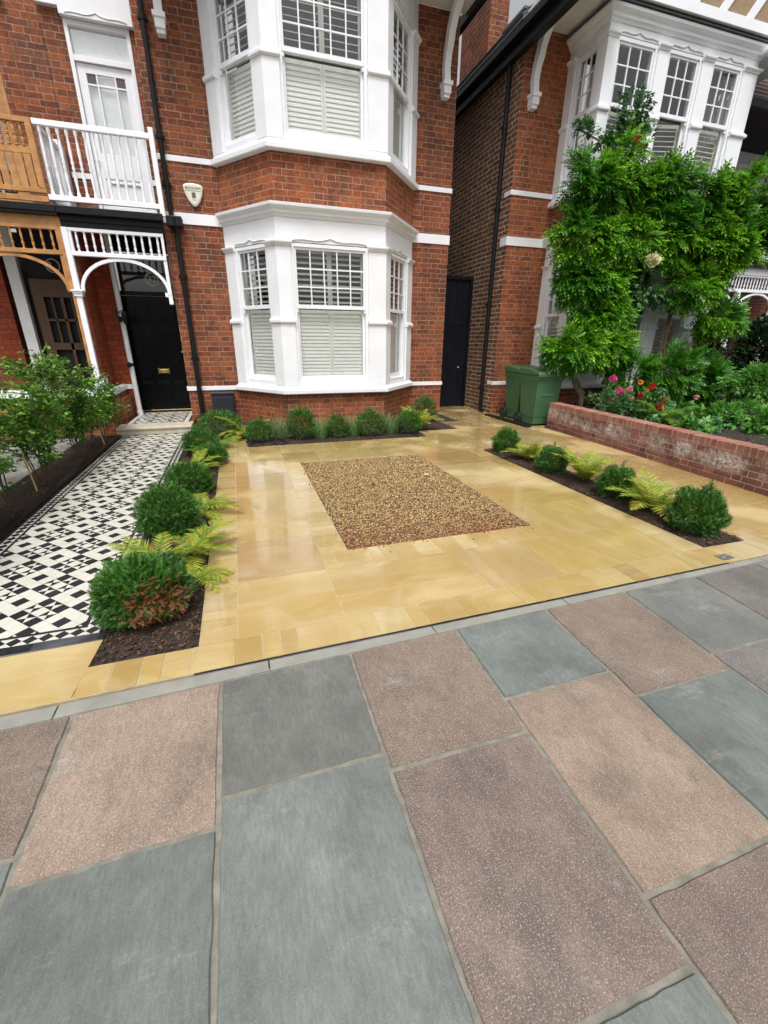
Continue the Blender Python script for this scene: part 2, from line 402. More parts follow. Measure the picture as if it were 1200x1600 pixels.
def inst(bv, bf, T, Rm, Sc, mi_base=None):
    """copy a small base mesh to many places -> verts, faces"""
    bv = np.asarray(bv, float); bf = np.asarray(bf, int); n = len(T)
    v = np.einsum('nij,kj->nki', Rm, bv)*np.asarray(Sc).reshape(n, 1, -1)+np.asarray(T)[:, None, :]
    f = bf[None]+(np.arange(n)*len(bv))[:, None, None]
    return v.reshape(-1, 3), f.reshape(-1, bf.shape[1])
def basis(x, up):
    """columns: x = direction, z ~ up"""
    x = x/np.linalg.norm(x, axis=1, keepdims=True); y = np.cross(up, x)
    y /= (np.linalg.norm(y, axis=1, keepdims=True)+1e-9); z = np.cross(x, y)
    return np.stack([x, y, z], axis=2)
def rdir(n, r=None):
    r = r or rng; a = r.normal(size=(n, 3)); return a/np.linalg.norm(a, axis=1, keepdims=True)
def sub(P, a, b):
    """part of an open polyline from (segment, distance) to (segment, distance)"""
    q = lambda s_, u: tuple(Vector(P[s_])+(Vector(P[s_+1])-Vector(P[s_])).normalized()*u)
    return [q(*a)]+[P[i] for i in range(a[0]+1, b[0]+1)]+[q(*b)]
def text(body, size, depth, name, mat, loc, rot, parent=None):
    cu_ = bpy.data.curves.new(name, 'FONT'); cu_.body = body; cu_.size = size; cu_.extrude = depth
    cu_.align_x = 'CENTER'; cu_.align_y = 'CENTER'
    tmp = bpy.data.objects.new(name, cu_); COL.objects.link(tmp)
    me = bpy.data.meshes.new_from_object(tmp.evaluated_get(bpy.context.evaluated_depsgraph_get()))
    bpy.data.objects.remove(tmp); me.materials.clear(); me.materials.append(M[mat])
    o = bpy.data.objects.new(name, me); COL.objects.link(o); o.location = loc; o.rotation_euler = rot
    if parent is not None: o.parent = parent
    return o
# ================================================================== GROUND
def struct(o): o['kind'] = 'structure'; return o
b = MB(); b.box(-60, 60, -9, 60, -.12, -.065, 'asphalt'); struct(b.build('ground'))
b = MB(); b.box(-60, 60, -60, -9, -.20, -.16, 'asphalt'); struct(b.build('road'))
yp = lambda x: 1.765+.024*max(min(x, 6), -4)        # far edge of the flags
yd = lambda x: 1.853+.0165*max(min(x, 6), -4)       # near edge of the sandstone
yb = lambda x: 2.07+.024*max(min(x, 6), -1)         # far edge of the front course

# ---- pavement flags
def flagstone(b, q, mat, dz=0.):
    pts = []; n = 4
    for i in range(n):
        a = Vector((*q[i], 0)); c = Vector((*q[(i+1) % n], 0)); L = (c-a).length; k = max(2, int(L/.035))
        nn = (c-a).normalized(); nn = Vector((nn.y, -nn.x, 0)); w = 0
        for j in range(k):
            w = w*.55+random.uniform(-.0022, .0022); e = 0 if j else .003
            if random.random() < .02: e += .006
            pts.append(a+(c-a)*(j/k)+nn*(w-e*.7))
    c = sum(pts, Vector())/len(pts); k = len(pts)
    top = [p+(c-p).normalized()*.004+Vector((0, 0, dz)) for p in pts]
    mid = [p+Vector((0, 0, dz-.005)) for p in pts]; bot = [p+Vector((0, 0, -.04)) for p in pts]
    b.add(top+mid+bot, [tuple(range(k))]+[(r*k+i, (r+1)*k+i, (r+1)*k+(i+1) % k, r*k+(i+1) % k) for r in (0, 1) for i in range(k)], mat)
cols18 = [-.83, -.226, .40, 1.014, 1.62, 2.236, 2.86, 3.47]
while cols18[0] > -7: cols18.insert(0, cols18[0]-random.choice([.6, .61, .62]))
while cols18[-1] < 12: cols18.append(cols18[-1]+random.choice([.6, .61, .62]))
known = {-1.44: ([1.163], ['flag_brown', 'flag_blue']), -.83: ([1.069, .25], ['flag_tan', 'flag_blue', 'flag_brown']),
         -.226: ([1.168, .12], ['flag_grey', 'flag_blue', 'flag_tan']), .40: ([1.089, .332], ['flag_brown', 'flag_purple', 'flag_blue']),
         1.014: ([1.268, .487], ['flag_blue', 'flag_tan', 'flag_purple']), 1.62: ([1.102, .45], ['flag_brown', 'flag_blue', 'flag_grey']),
         2.236: ([1.207, .6], ['flag_grey', 'flag_dark', 'flag_blue']), 2.86: ([.95, .3], ['flag_dark', 'flag_grey', 'flag_tan'])}
b = MB(); b.box(-8, 13, -8.9, 1.6, -.06, -.0078, 'mortar'); b.extr([(-8, 1.6, -.0078), (13, 1.6, -.0078), (13, 1.93, -.0078), (6, 1.93, -.0078), (-4, 1.70, -.0078), (-8, 1.7, -.0078)], (0, 0, -.05), 'mortar')
sF = lambda y: 1-.035*(1.8-max(y, 0))
for i in range(len(cols18)-1):
    xa, xb = cols18[i], cols18[i+1]; key = [k for k in known if abs(k-xa) < .02]
    js, ms = (list(known[key[0]][0]), list(known[key[0]][1])) if key else ([1.8-random.uniform(.45, .9)], [])
    while js[-1] > -8: js.append(js[-1]-random.uniform(.6, .95))
    top = None
    for k, j in enumerate(js):
        g = .0085
        if j < -4 and (xa < -4 or xa > 6): pass
        y1a = yp(xa)-.006 if k == 0 else js[k-1]-g; y1b = yp(xb)-.006 if k == 0 else js[k-1]-g
        y0 = j+g
        q = [(xa*sF(y0)+g, y0), (xb*sF(y0)-g, y0), (xb*sF(y1b)-g, y1b), (xa*sF(y1a)+g, y1a)]
        mt = ms[k] if k < len(ms) else random.choice(['flag_blue', 'flag_blue', 'flag_tan', 'flag_brown', 'flag_grey', 'flag_purple'])
        flagstone(b, q, mt, random.uniform(-.0015, .0015))
struct(b.build('pavement'))
# kerb stones and concrete edging strip
b = MB()
for i in range(26): b.box(-12+i, -11.006+i, -9.15, -8.91, -.15, 0.0, 'flag_grey')
struct(b.build('kerb', bevel=.012))
b = MB(); x = -6.3
while x < 9:
    x2 = x+.9; b.extr([(x, yp(x)+.004, -.001), (x2-.006, yp(x2)+.004, -.001), (x2-.006, yd(x2)-.012, -.001), (x, yd(x)-.012, -.001)], (0, 0, -.06), 'concrete'); x = x2
struct(b.build('pavement_edging', bevel=.002))

# ---- sandstone driveway
def slab(b, q, mat='wet_sandstone', g=.0028, dz=None):
    c = sum((Vector(p) for p in q), Vector((0, 0)))/4
    dz = random.uniform(-.0008, .0008) if dz is None else dz
    def ins(p, e): return (p[0]+math.copysign(e, c.x-p[0]), p[1]+math.copysign(e, c.y-p[1]))
    o = [ins(p, g) for p in q]; t = [ins(p, g+.0005) for p in q]
    v = [(x, y, -.04) for x, y in o]+[(x, y, dz-.0012) for x, y in o]+[(x, y, dz) for x, y in t]
    b.add(v, [(8, 9, 10, 11)]+[(r+i, r+(i+1) % 4, r+4+(i+1) % 4, r+4+i) for r in (0, 4) for i in range(4)], mat)
def rect(x0, y0, x1, y1): return [(x0, y0), (x1, y0), (x1, y1), (x0, y1)]
def cuts(a, b_, lo, hi):
    out = [a]
    while out[-1] < b_-hi: out.append(out[-1]+random.choice([lo, lo, (lo+hi)/2, hi]))
    if b_-out[-1] < lo*.6: out.pop()
    return out+[b_]
b = MB()
def mort(q): b.extr([(x, y, -.0025) for x, y in q], (0, 0, -.05), 'mortar_sand')
plain('mortar_sand', (.42, .35, .22), .8, .2, 20, .3, 120)
def grid(x0, y0, x1, y1, xs, ys):
    mort(rect(x0, y0, x1, y1))
    for i in range(len(xs)-1):
        for j in range(len(ys)-1): slab(b, rect(xs[i], ys[j], xs[i+1], ys[j+1]))
# front course of setts
def front(x0, x1, top, lo=.1, hi=.2):
    c = cuts(x0, x1, lo, hi)
    mort([(x0, yd(x0)+.006), (x1, yd(x1)+.006), (x1, top(x1)), (x0, top(x0))])
    for i in range(len(c)-1):
        slab(b, [(c[i], yd(c[i])+.007), (c[i+1], yd(c[i+1])+.007), (c[i+1], top(c[i+1])), (c[i], top(c[i]))])
front(-.372, 3.36, yb, .095, .2)
front(3.36, 5.2, lambda x: 2.152, .12, .3)
front(-.862, -.372, lambda x: 2.058, .1, .16)
mort([(-2.6, yd(-2.6)+.006), (-.862, yd(-.862)+.006), (-.84, 2.272), (-2.6, 2.25)])
slab(b, [(-1.85, yd(-1.85)+.007), (-.862, yd(-.862)+.007), (-.832, 2.272), (-1.85, 2.255)])
slab(b, [(-2.6, yd(-2.6)+.007), (-1.85, yd(-1.85)+.007), (-1.85, 2.255), (-2.6, 2.25)])
# fill between
xs = [-.148, .45, 1.455, 2.015, 2.6, 3.135]
mort([(-.148, yb(-.148)), (3.135, yb(3.1)), (3.135, 2.68), (-.148, 2.68)])
for i in range(5):
    q = [(xs[i], yb(xs[i])), (xs[i+1], yb(xs[i+1])), (xs[i+1], 2.68), (xs[i], 2.68)]
    if i == 1:
        slab(b, [q[0], q[1], (xs[2], 2.31), (xs[1], 2.31)]); slab(b, [(xs[1], 2.31), (xs[2], 2.31), q[2], q[3]])
    elif i == 3: slab(b, [q[0], (3.135, yb(3.1)), (3.135, 2.68), q[3]])
    elif i == 4: pass
    else: slab(b, q)
grid(-.148, 2.68, .455, 5.63, [-.148, .455], [2.68, 3.29, 3.92, 4.55, 5.21, 5.63])
mort(rect(.455, 2.68, 2.325, 2.935)); c = cuts(.455, 2.325, .09, .18)
for i in range(len(c)-1): slab(b, rect(c[i], 2.68, c[i+1], 2.935))
mort(rect(.455, 2.935, .665, 5.63)); c = cuts(2.935, 5.63, .085, .17)
for i in range(len(c)-1): slab(b, rect(.455, c[i], .665, c[i+1]))
grid(2.325, 2.68, 3.135, 5.63, [2.325, 3.135], [2.68, 3.37, 3.98, 4.95, 5.63])
grid(-.148, 5.63, 3.135, 6.2, [-.148, .46, .95, 1.75, 2.35, 3.135], [5.63, 6.2])
grid(.03, 6.2, 2.97, 6.72, [.03, .5, 1.3, 1.72, 2.4, 2.97], [6.2, 6.72])
grid(-.148, 6.2, .03, 7.33, [-.148, .03], [6.2, 6.72, 7.33])
mort(rect(-.345, 2.062, -.148, 7.33)); c = cuts(2.062, 7.33, .085, .19)
for i in range(len(c)-1): slab(b, rect(-.345, c[i], -.148, c[i+1]))
mort(rect(3.135, 2.15, 3.365, 5.63)); c = cuts(2.15, 5.63, .5, .8)
for i in range(len(c)-1): slab(b, rect(3.135, c[i], 3.365, c[i+1]))
grid(2.97, 6.2, 3.75, 7.2, [2.97, 3.75], [6.2, 7.2])
grid(3.135, 5.63, 3.75, 6.2, [3.135, 3.75], [5.63, 6.2])
grid(3.75, 5.63, 5.38, 7.2, [3.75, 4.35, 4.9, 5.38], [5.63, 6.3, 6.75, 7.2])
grid(3.365, 5.585, 3.75, 5.63, [3.365, 3.75], [5.585, 5.63])
grid(3.82, 2.152, 5.42, 5.63, [3.82, 4.12, 4.75, 5.42], [2.152, 2.75, 3.6, 4.2, 4.95, 5.63])
grid(3.78, 7.2, 5.38, 10.4, [3.78, 4.4, 5.0, 5.38], [7.2, 7.8, 8.3, 8.95, 9.7, 10.4])
grid(5.38, 6.95, 6.4, 8.6, [5.38, 5.9, 6.4], [6.95, 7.7, 8.6])
struct(b.build('driveway'))
# slot drain
b = MB()
def strip(x0, x1, d0, d1, z0, z1, mat): b.extr([(x0, yd(x0)+d0, z0), (x1, yd(x1)+d0, z0), (x1, yd(x1)+d1, z0), (x0, yd(x0)+d1, z0)], (0, 0, z1-z0), mat)
strip(-.352, 3.305, -.009, .004, -.05, -.016, 'black_iron')
for i in range(9):
    a, c = -.352+i*.4063, -.352+(i+1)*.4063-.003
    strip(a, c, -.0115, -.0085, -.05, .0012, 'steel'); strip(a, c, .0028, .0048, -.05, .0012, 'steel')
b.build('slot_drain', label='thin black slot drain with steel lips along the front edge of the yellow paving', category='drain')
b = MB()
for i in range(6):
    for j in range(4):
        slab(b, rect(3.30+i*.02, 1.945+j*.02, 3.319+i*.02, 1.964+j*.02), random.choice(['flag_dark', 'flag_grey', 'concrete']), .001, .0045)
b.build('drain_cover', label='small grey and white mosaic drain cover at the right end of the slot drain', category='drain cover')

# ---- mosaic path
tS = .0727; s2 = math.sqrt(.5)
def clip(poly, x0, x1, y0, y1):
    for ax, lim, sg in ((0, x0, 1), (0, x1, -1), (1, y0, 1), (1, y1, -1)):
        out = []
        for i in range(len(poly)):
            a, c = poly[i], poly[(i+1) % len(poly)]; da, dc = (a[ax]-lim)*sg, (c[ax]-lim)*sg
            if da >= 0: out.append(a)
            if da*dc < 0: k = da/(da-dc); out.append((a[0]+(c[0]-a[0])*k, a[1]+(c[1]-a[1])*k))
        poly = out
        if len(poly) < 3: return []
    return poly
def flat(b, poly, z, mat, sh=.0007):
    if len(poly) < 3: return
    cx = sum(p[0] for p in poly)/len(poly); cy = sum(p[1] for p in poly)/len(poly)
    o = []
    for x, y in poly:
        d = math.hypot(cx-x, cy-y) or 1; o.append((x+(cx-x)/d*sh, y+(cy-y)/d*sh, z))
    b.add(o, [tuple(range(len(o)))], mat)
def mosaic(b, x0, x1, y0, y1, z, ox, oy):
    to = lambda a, c: (ox+(a+c)*s2*tS, oy+(c-a)*s2*tS)
    n = int(max(x1-x0, y1-y0)/tS)+12
    for i in range(-n, n):
        for j in range(-n, n):
            c = to(i, j)
            if not (x0-.06 < c[0] < x1+.06 and y0-.06 < c[1] < y1+.06): continue
            q = [to(i-.5, j-.5), to(i+.5, j-.5), to(i+.5, j+.5), to(i-.5, j+.5)]
            bi, li = divmod(i+1, 3); bj, lj = divmod(j+1, 3)
            if (bi+bj) % 2 == 0: kind = 'b' if li == lj == 1 else 'w'
            else: kind = 'w' if li == lj == 1 else ('b' if (li != 1 and lj != 1) else ('hb' if li == 1 else 'ha'))
            if kind in 'wb':
                flat(b, clip(q, x0, x1, y0, y1), z, 'tile_white' if kind == 'w' else 'tile_black')
            else:
                tri = [(q[0], q[1]), (q[1], q[2]), (q[2], q[3]), (q[3], q[0])]
                for k, (p1, p2) in enumerate(tri):
                    bl = (k % 2 == 0) if kind == 'hb' else (k % 2 == 1)
                    flat(b, clip([p1, p2, c], x0, x1, y0, y1), z, 'tile_black' if bl else 'tile_white', .0005)
def diamonds(b, x0, x1, y0, y1, z, w):
    """border row: black diamonds on white; runs along the longer side"""
    vert = (y1-y0) > (x1-x0); L = (y1-y0) if vert else (x1-x0); n = int(L/w); st = L/n; h = w/2
    for k in range(n):
        c = (x0+h, y0+st*(k+.5)) if vert else (x0+st*(k+.5), y0+h); e = st/2
        D = [(c[0], c[1]-e), (c[0]+h, c[1]), (c[0], c[1]+e), (c[0]-h, c[1])] if vert else [(c[0]-e, c[1]), (c[0], c[1]-h), (c[0]+e, c[1]), (c[0], c[1]+h)]
        flat(b, D, z, 'tile_black')
        ex, ey = (h, e) if vert else (e, h)
        for sx_, sy_ in ((1, 1), (1, -1), (-1, 1), (-1, -1)):
            flat(b, [(c[0]+sx_*ex, c[1]), (c[0]+sx_*ex, c[1]+sy_*ey), (c[0], c[1]+sy_*ey)], z, 'tile_white', .0005)
b = MB(); PX0, PX1, PY0, PY1 = -1.93, -.838, 2.275, 8.08
b.box(PX0, PX1, PY0, PY1, -.05, -.001, 'grout')
z = .0025; e = .035; w = .072; l = .022
y = PY0
x = PX0
while x < PX1-.02:                       # front edge tiles, uneven greys
    x2 = min(PX1, x+.152); flat(b, rect(x, PY0, x2, PY0+.068), z, random.choice(['tile_black', 'tile_grey', 'tile_grey'])); x = x2
fy = PY0+.068
y = fy
while y < PY1-.02:
    y2 = min(PY1, y+.152)
    flat(b, rect(PX0, y, PX0+e, y2), z, 'tile_black'); flat(b, rect(PX1-e, y, PX1, y2), z, random.choice(['tile_black', 'tile_grey'])); y = y2
diamonds(b, PX0+e, PX1-e, fy, fy+w, z, w)
diamonds(b, PX0+e, PX0+e+w, fy+w, PY1, z, w); diamonds(b, PX1-e-w, PX1-e, fy+w, PY1, z, w)
ix0, ix1, iy0 = PX0+e+w, PX1-e-w, fy+w
flat(b, rect(ix0, iy0, ix1, iy0+l), z, 'tile_black'); flat(b, rect(ix0, iy0+l, ix0+l, PY1), z, 'tile_black'); flat(b, rect(ix1-l, iy0+l, ix1, PY1), z, 'tile_black')
mosaic(b, ix0+l, ix1-l, iy0+l, PY1, z, -1.714, 4.052)
struct(b.build('mosaic_path'))

# ---- beds
def bed(name, poly_rects, zlev=-.012, amp=.02, mat='soil'):
    vs, fs = [], []
    for (x0, y0, x1, y1) in poly_rects:
        nx = max(2, int((x1-x0)/.05)); ny = max(2, int((y1-y0)/.05)); k = len(vs)
        for j in range(ny+1):
            for i in range(nx+1):
                xx = x0+(x1-x0)*i/nx; yy = y0+(y1-y0)*j/ny
                edge = min(xx-x0, x1-xx, yy-y0, y1-yy)
                vs.append((xx, yy, zlev+min(1, max(edge, 0)/.08)*amp*(.6+.8*random.random())))
        for j in range(ny):
            for i in range(nx): a = k+j*(nx+1)+i; fs.append((a, a+1, a+nx+2, a+nx+1))
    return struct(npmesh(name, vs, fs, [mat]))
bed('planting_bed', [(-.835, 2.062, -.345, 7.33)])
bed('planting_bed', [(3.365, 2.152, 3.82, 5.585)])
bed('planting_bed', [(-.835, 7.33, .03, 8.98), (.03, 6.72, 2.97, 8.98), (2.97, 7.2, 3.78, 8.98), (3.78, 7.9, 4.22, 8.98)])
bed('planting_bed', [(-2.42, 1.9, -1.99, 8.1)], 0, .02)
def chips(name, rects, dens, label_='bark mulch', size=.012, matn='mulch', z0=.004):
    vs = [(-1, -.45, 0), (1, -.35, .15), (.8, .4, 0), (-.9, .35, .2), (-.1, 0, .55)]
    fs = [(0, 1, 4), (1, 2, 4), (2, 3, 4), (3, 0, 4)]
    T = []
    for (x0, y0, x1, y1) in rects:
        n = int((x1-x0)*(y1-y0)*dens); T.append(np.stack([rng.uniform(x0, x1, n), rng.uniform(y0, y1, n), z0+rng.uniform(0, .012, n)], 1))
    T = np.concatenate(T); n = len(T)
    d = rdir(n); d[:, 2] *= .35; Rm = basis(d, np.tile([0, 0, 1.], (n, 1))+rdir(n)*.3)
    sc = rng.uniform(.35, 1.2, (n, 1))*size*np.array([[1, 1, .6]])
    v, f = inst(vs, fs, T, Rm, sc)
    o = npmesh(name, v, f, [matn]); o['kind'] = 'stuff'; return o
chips('bark_mulch', [(-.83, 2.07, -.35, 7.3)], 4200)
chips('bark_mulch', [(3.37, 2.16, 3.815, 5.58)], 4200)
chips('bark_mulch', [(.04, 6.74, 2.96, 7.9), (-.8, 7.35, .03, 8.9), (2.97, 7.25, 3.78, 8.8)], 1600)
chips('bark_mulch', [(-2.41, 2.6, -2.0, 8.0)], 1800, z0=.014)
# gravel panel
b = MB(); b.box(.666, 2.324, 2.936, 5.629, -.06, -.016, 'gravel_base'); struct(b.build('gravel_bed'))
n = 30000
T = np.stack([rng.uniform(.676, 2.314, n), rng.uniform(2.946, 5.619, n), -.014+rng.uniform(0, .012, n)], 1)
ov = np.array([(1, 0, 0), (.1, 1, 0), (-1, .1, 0), (0, -1, .1), (.1, 0, .8), (0, .1, -.8), ])
of = [(0, 1, 4), (1, 2, 4), (2, 3, 4), (3, 0, 4), (1, 0, 5), (2, 1, 5), (3, 2, 5), (0, 3, 5)]
k = rng.integers(0, 4, 70); T[:70] = np.where((k == 0)[:, None], np.stack([rng.uniform(.62, .67, 70), rng.uniform(3, 5.6, 70), np.full(70, .004)], 1), np.where((k == 1)[:, None], np.stack([2.325+rng.exponential(.03, 70), rng.uniform(3, 5.6, 70), np.full(70, .004)], 1), np.stack([rng.uniform(.7, 2.3, 70), 2.93-rng.exponential(.03, 70), np.full(70, .004)], 1)))
Rm = basis(rdir(n)*[1, 1, .5], np.tile([0, 0, 1.], (n, 1))+rdir(n)*.5)
sc = rng.uniform(.55, 1.25, (n, 1))*.0085*rng.uniform(.7, 1.25, (n, 3))
v, f = inst(ov, of, T, Rm, sc); v = v+rng.normal(0, .0006, v.shape)
o = npmesh('gravel', v, f, ['gravel_stone']); o['kind'] = 'stuff'
# two fallen leaves on the gravel
# ---- neighbours' ground
b = MB(); b.box(-2.44, -2.42, 1.86, 8.1, -.05, .03, 'flag_dark')
b.box(-2.00, -1.932, 2.28, 8.08, -.05, .03, 'black_paint')
struct(b.build('path_kerb', bevel=.006))
b = MB()
ys = [1.86, 3.1, 4.3, 5.5, 6.7, 8.1]
for j in range(5):
    for i in range(5): slab(b, rect(-2.45-(i+1)*1.1, ys[j], -2.45-i*1.1, ys[j+1]), 'grey_paving', .006, 0.)
b.box(-8, -2.45, 1.86, 8.1, -.06, -.008, 'mortar'); struct(b.build('neighbour_paving'))
b = MB(); b.box(5.62, 16, 2.1, 8.6, -.06, .27, 'soil'); struct(b.build('garden_soil'))
b = MB(); b.box(11.2, 14, 3.0, 8.5, .27, .30, 'grey_paving'); struct(b.build('garden_path'))

# ================================================================== GARDEN WALL of real bricks
t = thing('garden_wall', 'low red brick garden wall with brick on edge coping and white salt stains', 'wall')
F = frame((5.46, 6.88), (5.14, 1.95)); L = 4.94
def wallbrick(name, cols):
    g = G(name); r = g.rnd(); p = g.pos()
    c = g.ramp(r, [(i/(len(cols)-1), x) for i, x in enumerate(cols)])
    gr = g.noise(p, 110, 4, .7); c = g.mix(g.mr(gr, .35, .7, 0, .45), c, tuple(x*.4 for x in cols[0]))
    e = g.m('MULTIPLY', g.mr(g.noise(p, 3.1, 6, .7), .42, .60), g.mr(g.noise(p, 30, 4, .7), .35, .6))
    sz = g.n('SeparateXYZ'); g.put(sz.inputs[0], p); z = sz.outputs[2]
    e = g.m('MULTIPLY', e, g.m('MULTIPLY', g.mr(z, .10, .2), g.mr(z, .40, .33)))
    c = g.mix(g.m('MULTIPLY', e, .9), c, (.72, .70, .68))
    c = g.mix(g.mr(g.noise(g.pos((1, 1, .3)), 4, 4), .5, .7, 0, .5), c, (.09, .045, .03))
    g.bsdf(c, .8, g.bump(gr, .6, .004), spec=.3); M[name] = g.mat
wallbrick('wall_brick', [(.15, .055, .045), (.29, .105, .08), (.23, .08, .062), (.36, .16, .12), (.18, .07, .06), (.27, .115, .095)])
wallbrick('cap_brick', [(.28, .11, .085), (.42, .20, .155), (.35, .145, .11), (.40, .22, .17)])
plain('wall_mortar', (.44, .37, .30), .9, .3, 20, .5, 90)
b = MB(); b.fbox(F, .003, L-.003, -.215, -.0035, -.06, .35, 'wall_mortar')
row = .0715
for r in range(5):
    for side in (0, 1):
        u = -.0 if r % 2 else -.17; hd = 0
        while u < L:
            ln = .1125 if hd else .225; hd = 1-hd; a, c = max(0, u+.004), min(L, u+ln-.004)
            if c-a > .03:
                j = random.uniform(-.003, .002); z0 = -.005+r*row+.004
                if side == 0: b.fbox(F, a, c, -.1, j, z0, z0+row-.008, 'wall_brick')
                else: b.fbox(F, a, c, -.218-j, -.11, z0, z0+row-.008, 'wall_brick')
            u += ln
    for u0 in (0.002,):
        b.fbox(F, -.003, .0, -.1, -.004, r*row, r*row+row-.008, 'wall_brick'); b.fbox(F, -.003, .0, -.214, -.112, r*row, r*row+row-.008, 'wall_brick')
b.build('brick_courses', t, bevel=.0025)
b = MB(); b.fbox(F, .003, L-.003, -.215, -.004, .351, .4545, 'wall_mortar'); u = 0
while u < L-.03:
    j = random.uniform(-.003, .003); b.fbox(F, u+.004, u+.071, -.22+j, .002+j, .355, .458+random.uniform(-.002, .002), 'cap_brick'); u += .0775
b.build('brick_coping', t, bevel=.004)
# ================================================================== HOUSE BUILDERS
def sheet(b, P, o0, o1, z0, z1, mat): b.sweep([(o1, z0), (o1, z1), (o0, z1), (o0, z0)], P, mat)

def louvres(b, F, u0, u1, z0, z1, mat, pitch, tilt, d, wid=.062, st=.035, rails=True):
    """one shutter panel: stiles, rails, tilted slats"""
    b.fbox(F, u0, u0+st, d-.014, d+.014, z0, z1, mat); b.fbox(F, u1-st, u1, d-.014, d+.014, z0, z1, mat)
    b.fbox(F, u0+st, u1-st, d-.014, d+.014, z0, z0+.05, mat); b.fbox(F, u0+st, u1-st, d-.014, d+.014, z1-.05, z1, mat)
    z = z0+.05+pitch/2
    while z < z1-.05-pitch*.3:
        dd, dz = math.cos(tilt)*wid/2, math.sin(tilt)*wid/2; h = .005
        pr = [(d-dd, z+dz-h), (d+dd, z-dz-h), (d+dd, z-dz+h), (d-dd, z+dz+h)]
        b.extr([F(u0+st, q, zz) for q, zz in pr], F(u1-st, 0, 0)-F(u0+st, 0, 0), mat)
        z += pitch

def sash_window(parent, F, u0, u1, z0, zm, zt, cols, rows, shut='white', lab=None, tiers=(1, 1), name='window', curtain=False, panels=1, ajar=False):
    """box frame + upper glazed sash + lower sash + panes + shutters; z0 sill top, zm meeting rail, zt head"""
    b = MB(); wp = 'white_paint'
    b.fbox(F, u0, u0+.05, -.13, .0, z0, zt, wp); b.fbox(F, u1-.05, u1, -.13, .0, z0, zt, wp)
    b.fbox(F, u0+.05, u1-.05, -.13, .0, zt-.05, zt, wp); b.fbox(F, u0+.05, u1-.05, -.13, .012, z0, z0+.07, wp)
    a, c = u0+.05, u1-.05
    # upper sash
    b.fbox(F, a, a+.034, -.058, -.02, zm-.0, zt-.05, wp); b.fbox(F, c-.034, c, -.058, -.02, zm, zt-.05, wp)
    b.fbox(F, a+.034, c-.034, -.058, -.02, zt-.085, zt-.05, wp); b.fbox(F, a, c, -.060, -.014, zm-.03, zm+.028, wp)
    for e in (a, c-.03): b.fbox(F, e, e+.03, -.052, -.022, zm-.085, zm-.03, wp)
    ua, uc, za, zc = a+.034, c-.034, zm+.028, zt-.085
    for i in range(1, cols):
        x = ua+(uc-ua)*i/cols; b.fbox(F, x-.010, x+.010, -.052, -.026, za, zc, wp)
    for j in range(1, rows):
        y = za+(zc-za)*j/rows; b.fbox(F, ua, uc, -.0505, -.0275, y-.010, y+.010, wp)
    # lower sash
    b.fbox(F, a, a+.04, -.1, -.064, z0+.07, zm-.03, wp); b.fbox(F, c-.04, c, -.1, -.064, z0+.07, zm-.03, wp)
    b.fbox(F, a+.04, c-.04, -.1, -.064, z0+.07, z0+.15, wp)
    tags = {'label': lab} if lab else {}
    w = b.build(name, parent, bevel=.003, **tags)
    g = MB(); g.fbox(F, ua, uc, -.042, -.038, za, zc, 'glass'); g.build('pane', w)
    g = MB(); g.fbox(F, a+.04, c-.04, -.084, -.080, z0+.15, zm-.03, 'glass'); g.build('pane', w)
    if shut:
        mt = 'shutter_white' if shut == 'white' else 'cream_shutter'
        n = panels; s = (c-a-.03)/n
        if tiers[0] and not ajar:
            for k in range(n):
                q = MB(); louvres(q, F, a+.015+k*s+.002, a+.015+(k+1)*s-.002, z0+.12, zm-.04, mt, .0585 if shut == 'white' else .075, R(78) if shut == 'white' else R(30), -.15); q.build('shutter', w)
        if ajar:
            hinge = F(c-.015, -.15, 0); far = F(a+.05, -.15-.17, 0)
            F2 = frame((far.x, far.y), (hinge.x, hinge.y)); ln = (hinge-far).length
            q = MB(); louvres(q, F2, .0, ln, z0+.12, zm-.04, mt, .075, R(25), 0); q.build('shutter', w)
        if tiers[1]:
            for k in range(n):
                q = MB(); louvres(q, F, a+.015+k*s+.002, a+.015+(k+1)*s-.002, zm, zt-.06, 'louvre_grey', .082, R(28), -.15, .07); q.build('shutter', w)
    if curtain:
        q = MB(); pts = []; n = 14; cw = (c-a)*.34
        for i in range(n+1): pts.append((a+cw*i/n, -.26+.018*math.sin(i*2.1)))
        fr = [F(u, d, zm-.1) for u, d in pts]; bk = [p+Vector((0, 0, zt-zm)) for p in fr]
        q.add(fr+bk, [(i, i+1, n+2+i, n+1+i) for i in range(n)], 'curtain'); q.build('curtain', w, smooth=True)
    return w

def scroll(parent, F, uc, z, half, d=.012, mat='white_render'):
    """thin ogee moulding above a light"""
    b = MB()
    for s in (-1, 1):
        pts = []
        for i in range(17):
            t = i/16; u = uc+s*half*(1-t); zz = z+.03*math.sin(t*math.pi*1.15)*(1-t)*1.6+.055*max(0, (t-.62)/.38)**1.5-.012*math.sin(math.pi*min(1, t/.7))
            pts.append(F(u, d, zz))
        b.tube(pts, .008, mat, 5)
    b.build('scroll_moulding', parent)

